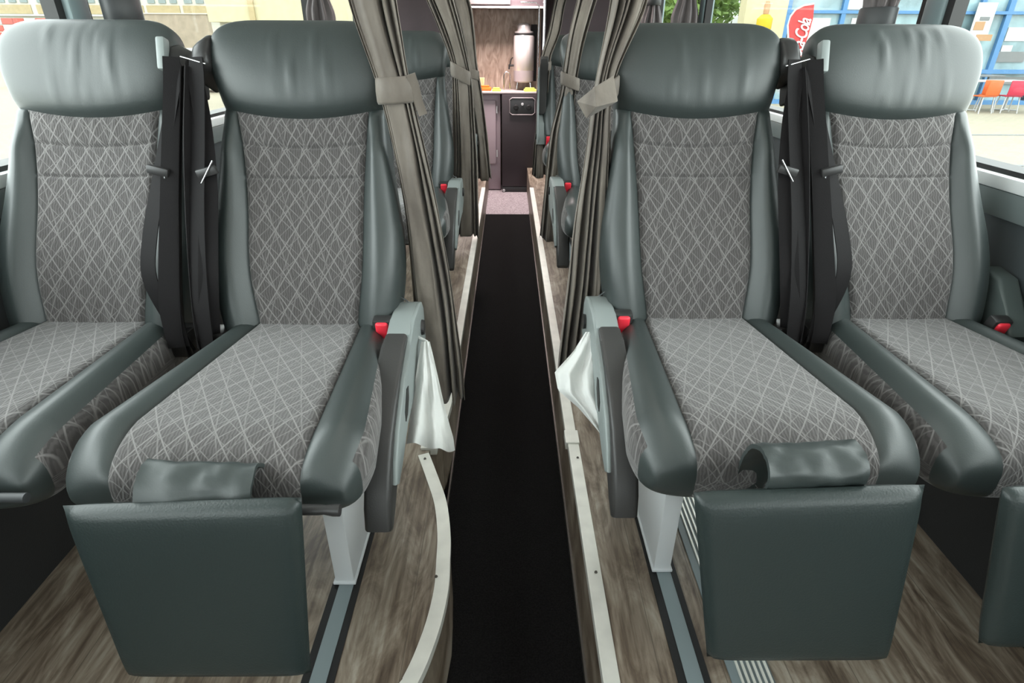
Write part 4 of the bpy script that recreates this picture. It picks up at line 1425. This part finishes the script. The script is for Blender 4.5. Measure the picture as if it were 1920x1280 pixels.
# orange board, tree, white roof at the back right
t = thing('orange_board', 'orange-red board seen through the rear right window', 'board', (0, 13, GZ))
for a, b in ((1196, 1213), (1215, 1226)):
    box('panel', xat(a, 13), xat(b, 13), 0, .06, zat(58, 13) - GZ, zat(12, 13) - GZ, 'orange_board', t)
for px in (1196, 1226):
    tube('post', [(xat(px, 13), .05, 0), (xat(px, 13), .05, zat(10, 13) - GZ)], .03, 'out_grey', t)
t = thing('white_roof_house', 'low house with a white sloping roof behind the right aisle headrest', 'house', (0, 34, GZ))
bm = bmesh.new()
pts = [(1300, 62), (1300, 40), (1330, 38), (1385, 27), (1420, 40), (1420, 62)]
a = [bm.verts.new((xat(px, 34), 0, zat(py, 34) - GZ)) for px, py in pts]; b = [bm.verts.new((xat(px, 34), 5, zat(py, 34) - GZ)) for px, py in pts]
bm.faces.new(a); bm.faces.new(list(reversed(b)))
for i in range(len(pts)): bm.faces.new((a[i], b[i], b[(i + 1) % len(pts)], a[(i + 1) % len(pts)]))
bm_obj('roof', bm, 'out_white', t)
box('wall', xat(1300, 34), xat(1420, 34), .2, 4.8, 0, zat(60, 34) - GZ, 'white_wall', t)


def tree(lab, x, y, r, h, seed):
    t = thing('leafy_tree', lab, 'tree', (x, y, GZ), 'trees outside the rear right windows')
    tube('trunk', [(0, 0, 0), (.1, 0, h * .5), (0, 0, h * .9)], [.2, .15, .08], 'tan', t)
    rnd = random.Random(seed); V = []; F = []
    for k in range(2600):
        u = Vector((rnd.gauss(0, 1), rnd.gauss(0, 1), rnd.gauss(0, .9))).normalized() * r * (rnd.random() ** .45)
        u *= 1 + .25 * noise.noise(u * .8)
        c = Vector((u.x, u.y, h + u.z)); a = Vector((rnd.gauss(0, 1), rnd.gauss(0, 1), rnd.gauss(0, 1))).normalized() * .16
        b = a.cross(Vector((rnd.gauss(0, 1), rnd.gauss(0, 1), rnd.gauss(0, 1)))).normalized() * .10
        n = len(V); V += [c - a, c + b, c + a, c - b]; F.append((n, n + 1, n + 2, n + 3))
    o = mesh_obj('foliage', V, F, 'leaf', t, False)


tree('bright green tree above the white sloping roof', xat(1352, 40), 40, 3.0, 5.2, 1)
tree('green tree seen between the rear right curtains', xat(1268, 24), 24, 2.2, 3.4, 2)
tree('green tree low behind the rearmost right window', xat(1222, 30), 30, 2.0, 3.0, 3)

# terrace table and chairs
def chair(lab, x, y, rz, mat, group='chairs on the cafe terrace'):
    t = thing('terrace_chair', lab, 'chair', (x, y, GZ), group); t.rotation_euler.z = rz
    bm = bmesh.new(); add_box(bm, -.21, .21, -.2, .2, .43, .46, .012); bm_obj('seat', bm, mat, t, smooth=True, angle=40)
    bm = bmesh.new(); add_box(bm, -.21, .21, .18, .21, .48, .86, .014, 2, Matrix.Rotation(-.06, 4, 'X')); bm_obj('backrest', bm, mat, t, smooth=True, angle=40)
    for sx in (-1, 1):
        for sy in (-1, 1):
            tube('leg', [(sx * .17, sy * .16, .43), (sx * .21, sy * .21, 0)], .014, 'out_white', t, 8)
    return t


Yt = 17.5
xc = lambda px, h=1.3: xat(px, Yt, h)
chair('orange chair with its back to the window, leftmost on the terrace', xc(1848), Yt, PI + .15, 'chair_orange')
chair('second orange chair under the terrace table edge', xc(1874), Yt + .35, PI - .5, 'chair_orange')
chair('crimson chair right of the two orange ones', xc(1903), Yt + .1, PI - .2, 'chair_red')
t = thing('terrace_table', 'white terrace table behind the orange chairs', 'table', (xc(1895), Yt + .75, GZ))
bm = bmesh.new(); add_box(bm, -.85, .9, -.4, .4, .78, .81, .01); bm_obj('tabletop', bm, 'out_white', t)
for sx in (-.6, .6):
    tube('leg', [(sx, 0, .78), (sx, 0, .03)], .03, 'out_white', t); tube('foot', [(sx - .25, -.2, .02), (sx + .25, .2, .02)], .02, 'out_white', t); tube('foot', [(sx - .25, .2, .02), (sx + .25, -.2, .02)], .02, 'out_white', t)

# person in red at the table, at the right frame edge
def person():
    t = thing('person', 'person in a red top and dark jeans seated at the terrace table', 'person', (xc(1938), Yt + .1, GZ))
    def skin(name, pts, edges, rad, mat):
        me = bpy.data.meshes.new(name); me.from_pydata(pts, edges, []); me.materials.append(M[mat])
        o = bpy.data.objects.new(name, me); COL.objects.link(o); o.parent = t
        sk = o.modifiers.new('skin', 'SKIN'); sk.use_smooth_shade = True
        for i, r in enumerate(rad): me.skin_vertices[0].data[i].radius = (r, r)
        me.skin_vertices[0].data[0].use_root = True
        s = o.modifiers.new('sub', 'SUBSURF'); s.levels = 1; s.render_levels = 2
        return o
    skin('body', [(0, 0, .48), (0, 0, .75), (0, 0, 1.02), (0, -.01, 1.12), (0, -.03, 1.26), (-.19, 0, 1.0), (-.26, -.12, .80), (-.14, -.32, .84), (.19, 0, 1.0), (.26, -.12, .80), (.14, -.32, .84)],
         [(0, 1), (1, 2), (2, 3), (3, 4), (2, 5), (5, 6), (6, 7), (2, 8), (8, 9), (9, 10)], [.14, .13, .12, .05, .10, .055, .042, .03, .055, .042, .03], 'skin')
    skin('shirt', [(0, 0, .50), (0, 0, .75), (0, 0, 1.03), (-.19, 0, 1.0), (-.26, -.11, .82), (.19, 0, 1.0), (.26, -.11, .82)],
         [(0, 1), (1, 2), (2, 3), (3, 4), (2, 5), (5, 6)], [.165, .15, .13, .075, .065, .075, .065], 'chair_red')
    skin('jeans', [(0, 0, .50), (-.1, -.02, .48), (-.13, -.42, .50), (-.13, -.45, .06), (.1, -.02, .48), (.13, -.42, .50), (.13, -.45, .06), (-.13, -.56, .04), (.13, -.56, .04)],
         [(0, 1), (1, 2), (2, 3), (0, 4), (4, 5), (5, 6), (3, 7), (6, 8)], [.15, .10, .075, .05, .10, .075, .05, .035, .035], 'jean')
    lathe('hair', [(.09, 1.24), (.115, 1.30), (.10, 1.37), (.03, 1.40)], 'black', t, 14)


person()
t = thing('terrace_table', 'dark table behind the white terrace table inside the blue frame', 'table', (xc(1908), Yt + 1.9, GZ))
bm = bmesh.new(); add_box(bm, -.7, .7, -.4, .4, .86, .90, .01); bm_obj('tabletop', bm, 'out_grey', t)
for sx in (-.5, .5): tube('leg', [(sx, 0, .86), (sx, 0, 0)], .03, 'out_grey', t)
